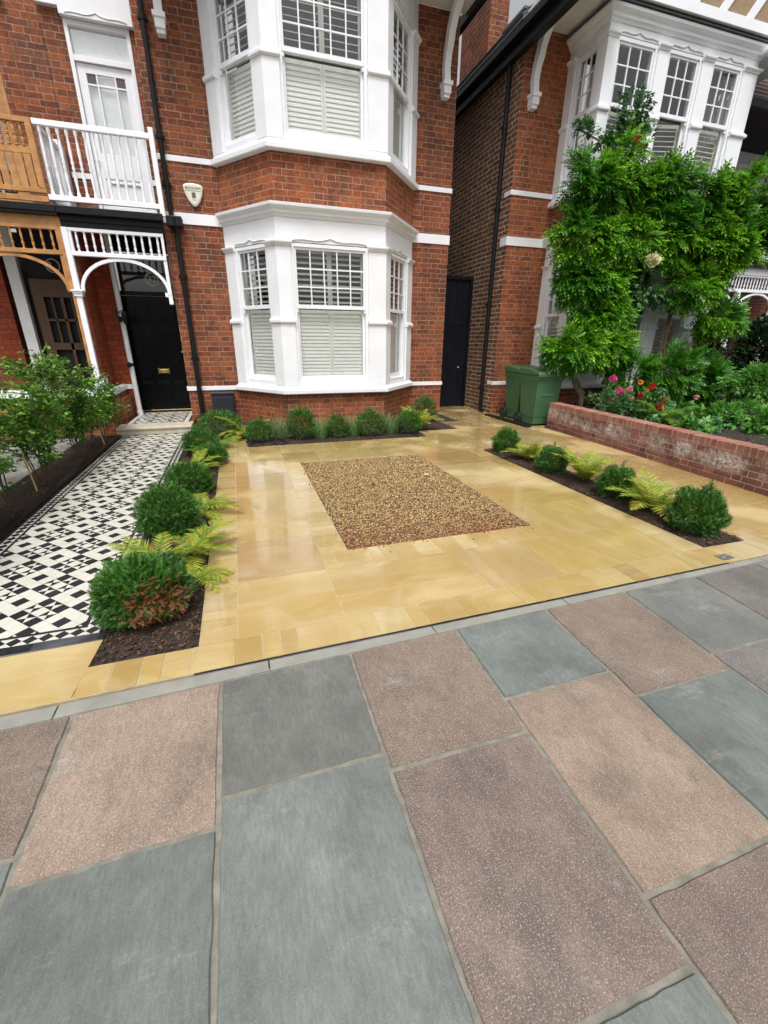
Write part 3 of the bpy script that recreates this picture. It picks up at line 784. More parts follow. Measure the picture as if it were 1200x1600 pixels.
def bay_storey(H, P, z0, zm, zt, zmid, ztop, pil, win, brick_z=None, cornice=None, fascia_to=None, scrolls=True, back=.6):
    """one storey of a timber bay on the plan polyline P"""
    wp = 'white_paint'
    if brick_z:
        b = MB(); sheet(b, P, -.22, 0, brick_z[0], brick_z[1], brick_z[2]); b.build('bay_brickwork', H)
    b = MB(); s0 = z0-.15
    b.sweep([(-.1, s0), (.085, s0), (.10, s0+.015), (.10, s0+.075), (.06, s0+.10), (.035, s0+.115), (.03, z0-.002), (-.1, z0-.002)], P, wp)
    b.build('sill', H, bevel=.003)
    for (a, c) in pil:
        Q = sub(P, a, c); b = MB()
        sheet(b, Q, -.14, .035, z0-.0015, zmid-.045, wp); sheet(b, Q, -.139, .024, zmid+.045, zt-.055, wp)
        b.sweep([(-.137, zmid-.044), (.05, zmid-.044), (.07, zmid-.025), (.07, zmid+.012), (.045, zmid+.03), (.04, zmid+.044), (-.137, zmid+.044)], grow(Q, .012), wp)
        b.sweep([(-.138, zt-.054), (.035, zt-.054), (.045, zt-.03), (.07, zt-.012), (.075, zt+.012), (-.138, zt+.012)], grow(Q, .014), wp)
        b.build('pilaster', H, bevel=.003)
    b = MB(); sheet(b, P, -.15, .002, zt+.0125, ztop, wp)
    b.build('fascia', H)
    if cornice:
        b = MB(); c0 = cornice
        b.sweep([(-.05, c0), (.02, c0), (.035, c0+.035), (.06, c0+.045), (.065, c0+.085), (.095, c0+.10), (.125, c0+.125), (.13, c0+.165), (-.05, c0+.18)], P, wp)
        b.build('cornice', H, bevel=.003)
    for k, wd in enumerate(win):
        s_, u0, u1, cols, kw = wd
        F = frame(P[s_], P[s_+1]); sash_window(H, F, u0, u1, z0, zm, zt, cols, 3, **kw)
        if scrolls: scroll(H, F, (u0+u1)/2, zt+.035, (u1-u0)*.48)
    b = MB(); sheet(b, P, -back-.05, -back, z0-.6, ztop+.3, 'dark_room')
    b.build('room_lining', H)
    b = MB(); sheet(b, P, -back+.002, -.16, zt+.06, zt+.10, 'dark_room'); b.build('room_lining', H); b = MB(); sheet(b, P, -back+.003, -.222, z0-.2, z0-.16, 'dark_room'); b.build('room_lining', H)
def grow(Q, e):
    a = Vector(Q[0]); t = (Vector(Q[1])-a).normalized(); c = Vector(Q[-1]); s = (c-Vector(Q[-2])).normalized()
    return [tuple(a-t*e)]+list(Q[1:-1])+[tuple(c+s*e)]

def bracket(H, x, y, z, w=.11, lean=0):
    b = MB()
    b.box(x-w/2-.012, x+w/2+.012, y-.16, y-.002, z, z+.11, 'white_paint'); b.box(x-w/2-.03, x+w/2+.03, y-.185, y-.002, z+.11, z+.165, 'white_paint')
    b.box(x-w/2-.0, x+w/2, y-.13, y-.003, z-.05, z, 'white_paint')
    out = [(.14, .165), (.11, .35), (.14, .52), (.21, .64), (.24, .76), (.34, .90), (.55, 1.03), (.78, 1.13), (.95, 1.19)]
    inn = [(.04, .165), (.0, .35), (.02, .55), (.08, .72), (.13, .86), (.25, 1.01), (.5, 1.14), (.76, 1.21), (.95, 1.25)]
    pts = [(x-w/2, y-.002-a, z+c) for a, c in out]+[(x-w/2, y-.002-a, z+c) for a, c in inn[::-1]]
    n = len(out)
    for i in range(n-1):
        q = [pts[i], pts[i+1], pts[2*n-2-i], pts[2*n-1-i]]; b.extr(q, (w, 0, 0), 'white_paint')
    b.build('roof_bracket', H)

def baluster_mesh(h, r=.017):
    prof = [(r*1.2, 0), (r*1.2, .05*h), (r*.7, .08*h), (r*1.0, .2*h), (r*1.25, .30*h), (r*.75, .40*h), (r*1.2, .43*h), (r*.7, .47*h), (r*1.15, .51*h), (r*.8, .56*h), (r*1.15, .66*h), (r*.85, .8*h), (r*.7, .9*h), (r*1.2, .93*h), (r*1.2, h)]
    return prof
def balusters(parent, pts, h, mat, r=.017, name='baluster'):
    first = None
    for p in pts:
        if first is None:
            b = MB(); b.lathe(baluster_mesh(h, r), (0, 0, 0), mat, 8); first = b.build(name, parent, smooth=True); o = first
        else: o = first.copy(); COL.objects.link(o); o.parent = parent
        o.location = p
def porch_screen(H, x0, x1, y, zt, zb, mat, n, name='porch_screen', th=.06, arch=True, zs=2.2, arches=1):
    b = MB(); b.box(x0, x1, y-th/2, y+th/2, zt-.045, zt, mat); b.box(x0, x1, y-th/2-.008, y+th/2+.008, zb-.06, zb, mat)
    b.box(x0, x0+.04, y-th/2+.004, y+th/2-.004, zb, zt-.045, mat); b.box(x1-.05, x1, y-th/2+.004, y+th/2-.004, zs-.02, zb-.06, mat)
    b.box(x1-.04, x1, y-th/2+.004, y+th/2-.004, zb, zt-.045, mat)
    s = b.build(name, H, bevel=.003)
    balusters(s, [(x0+.04+(x1-x0-.08)*(i+.5)/n, y, zb+.001) for i in range(n)], zt-.046-zb, mat, .017)
    if arch:
        wd = (x1-x0)/arches
        for k in range(arches):
            b = MB(); cx = x0+wd*(k+.5); a1 = wd/2-.01; h1 = zb-.062-zs; w = .048; N = 20
            for i in range(N):
                t0, t1 = math.pi*i/N, math.pi*(i+1)/N
                q = [(cx+math.cos(t)*a, y-.022, zs+math.sin(t)*h) for t, a, h in ((t0, a1, h1), (t1, a1, h1), (t1, a1-w, h1-w), (t0, a1-w, h1-w))]
                b.extr(q, (0, .044, 0), mat)
            b.build('arch', s, bevel=.002)
    return s

# ================================================================== OUR HOUSE
H = thing('brick_house', 'red brick house with white two storey bay window, black front door and white balcony', 'house')
X0, X1, YW, ZT = -.89, 4.22, 9.0, 6.63
b = MB()
b.box(X0, .03, YW, YW+.3, -.05, ZT, 'red_brick'); b.box(3.46, X1, YW, YW+.3, -.05, ZT, 'red_brick')
b.box(X0, X0+.25, YW+.3, 10.0, -.05, ZT, 'red_brick')
b.box(X1-.3, X1, YW+.3, 14, -.05, ZT, 'brown_brick')
b.box(.03, 3.46, YW+.05, YW+.3, ZT-.4, ZT, 'red_brick')
b.pieces('wall', H)
b = MB()                                   # recess behind the balcony, with the door opening left out
DX0, DX1, DZ0, DZ1, YR = -1.97, -1.06, 3.42, 6.03, 10.0
b.box(-2.28, DX0, YR, YR+.3, 3.2, ZT+.5, 'red_brick'); b.box(DX1, X0+.002, YR, YR+.3, 3.2, ZT+.5, 'red_brick'); b.box(DX0, DX1, YR+.002, YR+.3, DZ1, ZT+.5, 'red_brick')
b.pieces('wall', H)
b = MB(); b.box(-2.28, -2.205, 8.93, 9.72, .60, 3.2, 'porch_brick'); b.box(-2.28, -1.925, 9.72, 9.95, -.05, 3.2, 'porch_brick'); b.box(-2.28, -2.06, 8.47, 9.718, -.05, .60, 'red_brick_new'); b.box(-2.059, -1.99, 9.0, 9.718, -.05, .5, 'red_brick_new')
b.pieces('porch_wall', H)
b = MB()
for (z0, z1, o) in ((.612, .685, .022), (3.262, 3.42, .018), (4.105, 4.182, .018)):
    for Q in ([(X0, 9.9), (X0, YW), (.03, YW)], [(3.46, YW), (X1, YW), (X1, 9.4)]): sheet(b, Q, -.03, o, z0, z1, 'white_paint')
b.box(-2.28, DX0-.002, YR-.018, YR+.02, 4.0, 4.08, 'white_paint'); b.box(DX1+.002, X0-.002, YR-.018, YR+.02, 4.0, 4.08, 'white_paint')
b.pieces('string_course', H, bevel=.003)
b = MB(); b.sweep([(-.05, .601), (.03, .601), (.03, .685), (-.05, .70)], [(-2.28, 8.47), (-2.06, 8.47), (-2.06, 9.718)], 'white_paint'); b.box(-2.11, -1.93, 9.69, 9.7195, .601, .69, 'white_paint')
b.build('coping', H, bevel=.004)
P = [(.03, 9.0), (.79, 7.98), (2.59, 7.98), (3.46, 9.0)]
L0 = (Vector(P[1])-Vector(P[0])).length; L2 = (Vector(P[3])-Vector(P[2])).length
pil = [((0, 0), (0, .25)), ((0, L0-.21), (1, .22)), ((1, 1.50), (2, .2)), ((2, L2-.27), (2, L2))]
def wins(up):
    return [(0, .25, L0-.21, 3, dict(panels=1, lab=None)), (1, .22, 1.50, 5, dict(panels=2)), (2, .2, L2-.27, 3, dict(panels=1))]
bay_storey(H, P, .76, 2.02, 2.93, 1.80, 3.27, pil, wins(0), (-.05, .615, 'red_brick_new'), cornice=3.27)
bay_storey(H, P, 4.235, 5.262, 6.16, 5.175, ZT, pil, wins(1), (3.44, 4.09, 'red_brick_new'))
for x, y in ((3.98, 9.0), (-.52, 9.0)): bracket(H, x, y, 5.50 if x > 0 else 5.62)
# roof
b = MB(); b.box(-.9, 4.30, 7.93, 9.0, ZT+.002, ZT+.05, 'white_render'); b.pieces('soffit', H)
b = MB(); b.box(4.30, 4.40, 7.85, 14, ZT-.09, ZT+.06, 'black_iron'); b.box(-.93, 4.30, 7.85, 7.93, ZT-.02, ZT+.12, 'black_iron'); b.pieces('gutter', H)
b = MB(); b.extr([(-.93, 7.85, ZT+.121), (4.40, 7.85, ZT+.121), (4.40, 12, ZT+3.6), (-.93, 12, ZT+3.6)], (0, .1, -.06), 'slate'); b.extr([(-2.3, 9.9, ZT+.52), (-.93, 9.9, ZT+.52), (-.93, 12, ZT+3.0), (-2.3, 12, ZT+3.0)], (0, .1, -.06), 'slate'); b.build('roof', H)  # unseen recess roof set back in shape to let light onto the balcony door
# balcony door
F = frame((DX0, YR), (DX1, YR)); w_ = DX1-DX0
b = MB(); b.box(-1.99, -.985, YR-.09, YR+.02, 6.05, 6.47, 'white_paint'); b.box(-2.28, -1.99, YR-.09, YR+.02, 6.14, 6.47, 'white_paint'); b.pieces('lintel', H, bevel=.004)
scroll(H, frame((-1.99, YR-.09), (-.985, YR-.09)), .5, 6.075, .42, .004, 'shutter_white')
b = MB()
b.fbox(F, 0, .055, -.12, .012, DZ0, DZ1+.018, 'white_paint'); b.fbox(F, w_-.055, w_, -.12, .012, DZ0, DZ1+.018, 'white_paint'); b.fbox(F, .055, w_-.055, -.12, .01, DZ1-.05, DZ1+.017, 'white_paint')
b.fbox(F, .055, w_-.055, -.12, .008, 5.56, 5.63, 'white_paint'); b.fbox(F, .055, w_-.055, -.12, .03, DZ0-.03, DZ0+.04, 'white_render')
b.build('door_frame', H, bevel=.003)
d = MB(); a, c = .06, w_-.06; dt = 5.555; st = .12
d.fbox(F, a, a+st, -.07, -.03, 3.47, dt, 'white_paint'); d.fbox(F, c-st, c, -.07, -.03, 3.47, dt, 'white_paint')
d.fbox(F, a+st, c-st, -.07, -.03, dt-.12, dt, 'white_paint'); d.fbox(F, a+st, c-st, -.07, -.03, 3.47, 3.65, 'white_paint'); d.fbox(F, a+st, c-st, -.07, -.03, 4.05, 4.4, 'white_paint')
d.fbox(F, a+st, c-st, -.06, -.045, 3.65, 4.05, 'white_paint')
for k in (1, 2): u = a+st+(c-a-2*st)*(.26 if k == 1 else .74); d.fbox(F, u-.012, u+.012, -.066, -.032, 4.4, dt-.12, 'white_paint')
d.fbox(F, a+st, c-st, -.065, -.033, dt-.27, dt-.245, 'white_paint'); d.fbox(F, a+st+.02, c-st-.02, -.044, -.02, 3.98, 4.0, 'white_render')
dr = d.build('balcony_door', H, bevel=.003)
g = MB(); g.fbox(F, a+st, c-st, -.055, -.05, 4.4, dt-.12, 'glass_bright'); g.fbox(F, a+st, c-st, -.10, -.095, 4.4, dt-.12, 'curtain'); g.build('pane', dr)
g = MB(); un = [a+st+.005, a+st+(c-a-2*st)*.26-.014]; un2 = [a+st+(c-a-2*st)*.74+.014, c-st-.005]
for q in (un, un2): g.fbox(F, q[0], q[1], -.049, -.044, dt-.24, dt-.125, 'leaded')
g.pieces('stained_pane', dr)
g = MB(); g.fbox(F, .06, w_-.06, -.055, -.05, 5.635, DZ1-.052, 'glass_bright'); g.fbox(F, .06, w_-.06, -.10, -.095, 5.635, DZ1-.052, 'curtain'); g.build('fanlight', H)
g = MB(); q = F(a+.05, .0, 4.25); g.lathe([(.02, 0), (.028, .02), (.02, .045)], q, 'black_iron', 8); g.build('door_knob', dr)
# porch: fascia, gutter, floor of the balcony
YP = 8.85
b = MB(); b.box(-2.3, -.885, YP-.02, YP+.03, 3.07, 3.24, 'black_paint'); b.box(-2.3, -.86, YP-.12, YP-.02, 3.235, 3.33, 'black_iron'); b.box(-2.3, -.885, YP-.05, YP-.02, 3.15, 3.17, 'black_paint')
b.build('porch_fascia', H, bevel=.006)
b = MB(); b.box(-2.28, X0-.002, YP+.03, YR-.002, 3.2, 3.33, 'slate'); b.build('balcony_floor', H)
sc = porch_screen(H, -2.235, -.905, YP, 3.07, 2.755, 'white_paint', 11)
b = MB(); b.box(-.965, -.90, YP-.02, YP+.02, 2.04, 2.22, 'white_paint'); b.box(-1.01, -.965, YP-.018, YP+.018, 2.15, 2.22, 'white_paint'); b.build('arch_bracket', H, bevel=.01)
b = MB(); b.box(-2.315, -2.235, YP-.04, YP+.04, .88, 3.069, 'white_paint'); b.box(-2.36, -2.19, YP-.085, YP+.085, 2.19, 2.215, 'white_paint'); b.box(-2.345, -2.205, YP-.07, YP+.07, 2.16, 2.19, 'white_paint'); b.box(-2.335, -2.215, YP-.06, YP+.06, 2.12, 2.16, 'white_paint')
b.box(-2.37, -2.16, YP-.11, YP+.11, .70, .88, 'white_paint'); b.build('porch_post', H, bevel=.004)
# railing
YB = 8.78
b = MB(); b.box(-2.36, -.885, YB-.035, YB+.035, 4.275, 4.345, 'white_paint'); b.box(-2.36, -.885, YB-.03, YB+.03, 3.39, 3.46, 'white_paint')
b.box(-.885, -.815, YB-.035, YB+.035, 3.30, 4.42, 'white_paint'); rail = b.build('balcony_railing', H, bevel=.005)
balusters(rail, [(-2.36+.11*(i+.6), YB, 3.461) for i in range(13)], .813, 'white_paint', .02)
b = MB(); b.box(-2.375, -2.315, YB+.04, YR-.35, 4.275, 4.335, 'white_paint'); b.box(-2.37, -2.32, YB+.04, YR-.35, 3.39, 3.45, 'white_paint'); b.box(-2.385, -2.305, YR-.35, YR, 3.33, 4.4, 'white_paint')
rail2 = b.build('dividing_railing', H, bevel=.005)
balusters(rail2, [(-2.345, YB+.12+.105*i, 3.451) for i in range(7)], .823, 'white_paint', .018)
# front door
F = frame((-1.92, 9.86), (X0, 9.86)); w_ = 1.03; zf = .13
b = MB(); b.fbox(F, -.02, .02, -.1, .03, zf, 3.2, 'door_black'); b.fbox(F, w_-.02, w_, -.1, .03, zf, 3.2, 'door_black'); b.fbox(F, .02, w_-.02, -.1, .02, 2.24, 2.31, 'door_black'); b.fbox(F, 0, w_, -.1, .0, 2.95, 3.2, 'door_black')
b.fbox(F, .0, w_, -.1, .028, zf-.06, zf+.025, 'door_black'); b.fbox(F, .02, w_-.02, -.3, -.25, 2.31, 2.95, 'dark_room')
b.build('door_frame', H, bevel=.003)
d = MB(); a, c = .03, w_-.03
d.fbox(F, a, c, -.06, -.025, zf+.03, 2.235, 'door_black')
def raised(u0, u1, z0, z1):
    d.fbox(F, u0, u1, -.026, -.016, z0, z1, 'door_black'); d.fbox(F, u0+.03, u1-.03, -.017, -.004, z0+.03, z1-.03, 'door_black')
for i in range(4):
    for z0, z1 in ((1.98, 2.14), (1.78, 1.94)): raised(.10+i*.21, .10+i*.21+.17, z0, z1)
for u0, u1 in ((.10, .46), (.55, .93)): raised(u0, u1, 1.02, 1.70)
for i in range(3): raised(.10+i*.285, .10+i*.285+.25, .27, .72)
dr = d.build('front_door', H, bevel=.004)
b = MB(); u = .55; b.fbox(F, u-.085, u+.085, -.024, -.004, .875, .95, 'brass'); b.fbox(F, u-.065, u+.065, -.004, .002, .89, .935, 'brass'); b.fbox(F, u-.1, u-.085, -.024, -.008, .86, .965, 'brass'); b.fbox(F, u+.085, u+.1, -.024, -.008, .86, .965, 'brass'); b.build('letterbox', dr, bevel=.004)
b = MB(); b.fbox(F, .2, w_-.04, -.02, .035, zf+.028, zf+.046, 'brass'); b.build('weather_bar', dr, bevel=.003)
b = MB(); b.tube([F(w_-.09, -.02, 1.27), F(w_-.09, .04, 1.27), F(w_-.09, .05, 1.27)], [.012, .012, .028], 'brass', 10); b.tube([F(w_-.09, .05, 1.27), F(w_-.09, .07, 1.27)], [.028, .018], 'brass', 10); b.build('door_knob', dr)
g = MB(); g.fbox(F, .02, w_-.02, -.055, -.05, 2.31, 2.95, 'glass'); fl = g.build('fanlight', H)
rot = (R(90), 0, 0)
q = F(.60, -.048, 2.52); b = MB()
for i in range(28):
    t0, t1 = 2*math.pi*i/28, 2*math.pi*(i+1)/28
    b.extr([(q.x+math.cos(t)*r, q.y, q.z+math.sin(t)*r) for t, r in ((t0, .115), (t1, .115), (t1, .097), (t0, .097))], (0, -.004, 0), 'number_grey')
b.build('number_ring', fl)
text('22', .15, .002, 'door_number', 'number_grey', (q.x, q.y-.004, q.z), rot, fl)
# white pipe with black clips beside the door
b = MB(); px = -1.89; b.tube([(px, 9.66, .16), (px, 9.66, 3.2)], .045, 'white_render', 12); b.tube([(px, 9.66, .13), (px, 9.66, .2)], .055, 'white_render', 12); b.build('waste_pipe', H, smooth=True)
b = MB()
for z in (1.02, 1.80): b = MB(); b.tube([(px, 9.66, z), (px, 9.66, z+.05)], .054, 'black_iron', 12); b.box(px-.04, px+.01, 9.56, 9.63, z-.02, z+.07, 'black_iron'); b.build('pipe_clip', H)
# lantern beside the door
b = MB(); lx, ly, lz = -1.80, 9.45, 1.86
b.box(-1.93, -1.90, ly-.03, ly+.03, lz-.02, lz+.12, 'black_iron'); b.tube([(-1.90, ly, lz+.06), (lx, ly, lz+.12), (lx, ly, lz+.09)], .008, 'black_iron', 6)
b.lathe([(.012, .1), (.06, .06), (.065, .05), (.05, .05), (.035, -.1), (.012, -.13), (.004, -.15)], (lx, ly, lz), 'black_iron', 6); b.build('wall_lantern', H)
# step
b = MB(); b.box(-1.93, X0+.002, 8.42, 9.86, -.04, zf-.002, 'grout'); mosaic(b, -1.80, -1.02, 8.46, 9.75, zf+.002, -1.41, 9.0)
for q in (rect(-1.93, 8.46, -1.895, 9.8), rect(-1.82, 8.46, -1.802, 9.8), rect(-1.018, 8.46, -1.0, 9.8), rect(-.925, 8.46, X0, 9.8)): flat(b, q, zf+.002, 'tile_black')
flat(b, rect(-1.895, 8.46, -1.82, 9.8), zf+.0015, 'tile_white'); flat(b, rect(-1.0, 8.46, -.925, 9.8), zf+.0015, 'tile_white')
b.build('porch_floor', H)
b = MB(); pr = [(8.10, .0), (8.10, .075), (8.085, .085), (8.075, .105), (8.085, .128), (8.10, .136), (8.46, .137), (8.46, 0)]
b.extr([(-1.985, y, z) for y, z in pr], (1.15, 0, 0), 'step_stone'); b.build('door_step', H, bevel=.006)
b = MB(); b.box(-1.04, -.838, 8.47, YW-.001, -.05, .12, 'red_brick'); b.build('step_cheek', H)
# alarm box with writing
A = MB(); ax, az, ay = -.365, 3.675, 8.998
sh = [(-.150, .105), (-.135, .135), (-.07, .152), (0, .157), (.07, .152), (.135, .135), (.150, .105), (.128, 0), (.08, -.095), (.03, -.148), (0, -.157), (-.03, -.148), (-.08, -.095), (-.128, 0)]
A.extr([(ax+x, ay, az+z) for x, z in sh], (0, -.05, 0), 'shutter_white'); al = A.build('alarm_box', H, bevel=.012)
A = MB(); A.extr([(ax+x*.86, ay-.0505, az+z*.86) for x, z in sh], (0, -.004, 0), 'badge_cream'); A.build('badge_face', al, bevel=.002)
text('BANHAM', .056, .001, 'badge_lettering', 'badge_ink', (ax, ay-.056, az+.085), rot, al)
A = MB()
for k in range(3): A.box(ax-.028+k*.02, ax-.012+k*.02, ay-.058, ay-.0546, az-.03, az+.028, 'badge_ink')
A.box(ax-.028, ax+.028, ay-.0575, ay-.0546, az-.045, az-.035, 'badge_ink'); A.box(ax-.115, ax+.115, ay-.057, ay-.0547, az+.048, az+.053, 'badge_ink'); A.box(ax-.03, ax+.03, ay-.057, ay-.0547, az-.075, az-.07, 'badge_ink'); A.build('badge_emblem', al)
# meter box
b = MB(); b.box(-.50, -.12, 8.78, 8.998, .02, .55, 'box_grey'); b.box(-.515, -.105, 8.765, 8.998, .551, .585, 'box_grey'); mb = b.build('meter_box', H, bevel=.006)
b = MB(); b.box(-.475, -.145, 8.772, 8.7795, .06, .50, 'box_grey'); b.build('meter_door', mb, bevel=.003)
# downpipes
def pipe(parent, pts, r, name='downpipe', clips=(), mat='black_iron'):
    b = MB(); b.tube(pts, r, mat, 12); 
    for z in clips:
        p = pts[0]; b.tube([(p[0], p[1], z), (p[0], p[1], z+.06)], r+.012, mat, 12); b.box(p[0]-.07, p[0]+.07, p[1]+.01, p[1]+.05, z+.01, z+.05, mat)
    return b.build(name, parent, smooth=True)
pipe(H, [(-.745, 8.93, 3.3), (-.745, 8.93, 6.6)], .036, clips=(4.35, 5.7, 3.75))
pipe(H, [(-.70, 8.92, .02), (-.70, 8.92, 3.12)], .042, clips=(1.15, 2.45))
b = MB(); b.tube_rings([(Vector((-.70, 8.90, 3.10)), .045), (Vector((-.70, 8.90, 3.16)), .06), (Vector((-.70, 8.89, 3.2)), .11), (Vector((-.70, 8.89, 3.31)), .125)], 'black_iron', 4)
b.box(-.82, -.59, 8.79, 8.99, 3.19, 3.33, 'black_iron'); b.build('hopper_head', H, bevel=.008)

# ================================================================== LEFT NEIGHBOUR (mirror porch in oak)
N = thing('neighbour_brick_house', 'left hand red brick house with unpainted oak porch screen, balcony and door', 'house')
b = MB(); b.box(-2.34, -2.285, 8.95, 10.0, .0, 3.2, 'porch_brick'); b.box(-2.95, -2.285, YR, YR+.3, 3.2, 7.1, 'red_brick'); b.box(-7, -4.6, 9.0, 9.3, -.05, 7.1, 'red_brick')
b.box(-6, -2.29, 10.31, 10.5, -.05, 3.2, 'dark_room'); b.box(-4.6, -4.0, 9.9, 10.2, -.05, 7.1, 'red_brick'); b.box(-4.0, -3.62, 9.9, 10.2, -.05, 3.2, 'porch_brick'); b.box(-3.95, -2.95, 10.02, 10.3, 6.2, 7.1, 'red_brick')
b.pieces('wall', N)
b = MB(); b.box(-3.75, -2.285, 8.5, 8.95, -.05, .60, 'red_brick_new'); b.build('porch_plinth', N)
b = MB(); b.box(-3.8, -2.285, 8.44, 8.97, .601, .69, 'white_paint'); b.build('coping', N, bevel=.004)
b = MB(); b.box(-3.50, -3.33, 9.78, 9.9, .13, 3.2, 'white_render'); b.build('door_jamb', N, bevel=.005)
b = MB(); b.box(-4.2, -2.305, YP-.02, YP+.03, 3.07, 3.2, 'oak'); b.box(-4.2, -2.305, YP-.12, YP-.02, 3.24, 3.33, 'black_iron'); b.box(-4.2, -2.305, YP-.1, YP-.02, 3.20, 3.24, 'black_iron'); b.build('porch_fascia', N, bevel=.004)
b = MB(); b.box(-4.2, -2.285, YP+.03, YR-.002, 3.2, 3.32, 'slate'); b.build('balcony_floor', N)
porch_screen(N, -3.75, -2.36, YP, 3.07, 2.755, 'oak', 10)
b = MB(); b.box(-2.36, -2.3165, YP-.035, YP+.035, .88, 3.069, 'oak'); b.build('porch_post', N)
b = MB(); b.box(-3.9, -2.37, YB-.035, YB+.035, 4.285, 4.345, 'oak'); b.box(-3.9, -2.37, YB-.03, YB+.03, 3.47, 3.53, 'oak'); b.box(-3.9, -2.37, YB-.02, YB+.02, 3.36, 3.43, 'oak'); b.box(-2.45, -2.372, YB-.034, YB+.034, 3.53, 4.285, 'oak')
b.box(-3.9, -2.45, YB-.012, YB+.012, 3.93, 4.02, 'oak'); nr = b.build('balcony_railing', N, bevel=.004)
balusters(nr, [(-2.52-.085*i, YB, 4.021) for i in range(15)], .264, 'oak', .022)
b = MB()
for i in range(13): x = -2.56-.105*i; b.box(x, x+.088, YB-.009, YB+.009, 3.531, 3.929, 'oak')
b.build('rail_boards', nr, bevel=.004)
F = frame((-3.9, YR), (-2.93, YR))
b = MB()
for u0, u1, z0, z1 in ((0, .08, 3.4, 6.1), (.89, .97, 3.4, 6.1), (.08, .89, 6.02, 6.1), (.08, .89, 5.50, 5.57), (.08, .19, 3.4, 5.5), (.78, .89, 3.4, 5.5), (.19, .78, 5.37, 5.5), (.19, .78, 3.4, 3.7)):
    b.fbox(F, u0, u1, -.08, -.01, z0, z1, 'oak')
b.fbox(F, .56, .575, -.07, -.03, 3.7, 5.37, 'white_paint'); b.fbox(F, .19, .78, -.068, -.032, 5.14, 5.155, 'white_paint')
nd = b.build('balcony_door', N, bevel=.004)
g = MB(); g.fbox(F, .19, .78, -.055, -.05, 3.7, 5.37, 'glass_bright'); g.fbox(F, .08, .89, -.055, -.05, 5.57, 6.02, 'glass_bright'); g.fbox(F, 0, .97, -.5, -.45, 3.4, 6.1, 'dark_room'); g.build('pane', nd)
b = MB(); b.box(-4.1, -2.72, YR-.09, YR+.02, 6.12, 6.52, 'white_paint'); b.pieces('lintel', N, bevel=.004)
F = frame((-3.26, 9.88), (-2.39, 9.88)); b = MB()
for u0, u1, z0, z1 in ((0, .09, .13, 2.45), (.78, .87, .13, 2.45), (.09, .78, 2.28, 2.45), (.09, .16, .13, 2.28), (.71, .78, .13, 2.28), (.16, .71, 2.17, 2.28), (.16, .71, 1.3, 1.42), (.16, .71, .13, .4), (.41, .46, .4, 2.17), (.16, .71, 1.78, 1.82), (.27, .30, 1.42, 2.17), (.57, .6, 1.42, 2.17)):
    b.fbox(F, u0, u1, -.06, 0, z0, z1, 'oak_shaded')
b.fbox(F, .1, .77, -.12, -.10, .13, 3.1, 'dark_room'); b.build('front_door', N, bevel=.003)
q = F(.42, .0, 2.66); b = MB()
for i in range(24):
    t0, t1 = 2*math.pi*i/24, 2*math.pi*(i+1)/24
    b.extr([(q.x+math.cos(t)*r, q.y-.01, q.z+math.sin(t)*r) for t, r in ((t0, .11), (t1, .11), (t1, .095), (t0, .095))], (0, -.004, 0), 'number_grey')
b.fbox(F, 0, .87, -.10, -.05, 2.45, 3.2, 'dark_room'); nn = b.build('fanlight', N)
text('2', .15, .002, 'door_number', 'number_grey', (q.x-.04, q.y-.014, q.z), rot, nn)

# ================================================================== RIGHT HOUSE
H2 = thing('white_bay_brick_house', 'right hand red brick house with square white bay window behind the climbing plant', 'house')
CX, CY = 5.31, 8.65; CT = 6.5
b = MB(); b.box(CX+.002, 6.25, CY, CY+.3, -.05, CT, 'red_brick_new'); b.box(9.6, 10.6, CY, CY+.3, -.05, 5.83, 'red_brick'); b.pieces('wall', H2)
b = MB(); b.box(CX, CX+.28, CY+.3, 15, -.05, 6.35, 'brown_brick'); b.box(CX+.0, CX+.002, CY+.002, CY+.3, -.05, 6.35, 'brown_brick'); b.build('side_wall', H2)
b = MB(); b.box(10.35, 10.6, CY+.3, 9.8, -.05, 6.3, 'porch_brick'); b.box(10.6, 17, 9.8, 10.1, -.05, 5.15, 'red_brick'); b.box(13.3, 14.2, 9.8, 10.1, 5.15, 6.3, 'red_brick'); b.box(10.6, 11.9, 9.8, 10.1, 5.15, 6.3, 'red_brick'); b.box(13.6, 14.5, CY, CY+.3, -.05, 6.3, 'red_brick'); b.pieces('wall', H2)
b = MB()
for (z0, z1) in ((.62, .695), (3.27, 3.42), (4.10, 4.18)):
    sheet(b, [(CX, CY+.22), (CX, CY), (6.25, CY)], -.03, .018, z0, z1, 'white_paint')
b.pieces('string_course', H2, bevel=.003)
P2 = [(6.25, 8.65), (6.25, 7.72), (9.6, 7.72), (9.6, 8.65)]
pil2 = [((0, 0), (0, .2)), ((0, .74), (1, .17)), ((1, 1.03), (1, 1.25)), ((1, 2.03), (1, 2.27)), ((1, 3.02), (2, .2)), ((2, .73), (2, .93))]
def w2(up):
    k = dict(shut='cream', tiers=(1, 0), curtain=True)
    return [(0, .2, .74, 3 if up else 2, dict(k)), (1, .17, 1.03, 3, dict(k)), (1, 1.25, 2.03, 3, dict(k, ajar=bool(up))), (1, 2.27, 3.02, 3, dict(k)), (2, .2, .73, 2, dict(k))]
bay_storey(H2, P2, .76, 2.02, 2.93, 1.80, 3.27, pil2, w2(0), (-.05, .615, 'red_brick'), cornice=3.27, back=.55)
bay_storey(H2, P2, 4.1, 5.26, 6.12, 5.17, 6.27, pil2, w2(1), (3.44, 3.95, 'red_brick'), cornice=6.265, back=.55)
b = MB(); b.sweep([(.02, 6.447), (.16, 6.447), (.15, 6.465), (.02, 6.49)], P2, 'slate'); b.build('cornice_flashing', H2)
bracket(H2, 5.53, CY, 5.42)
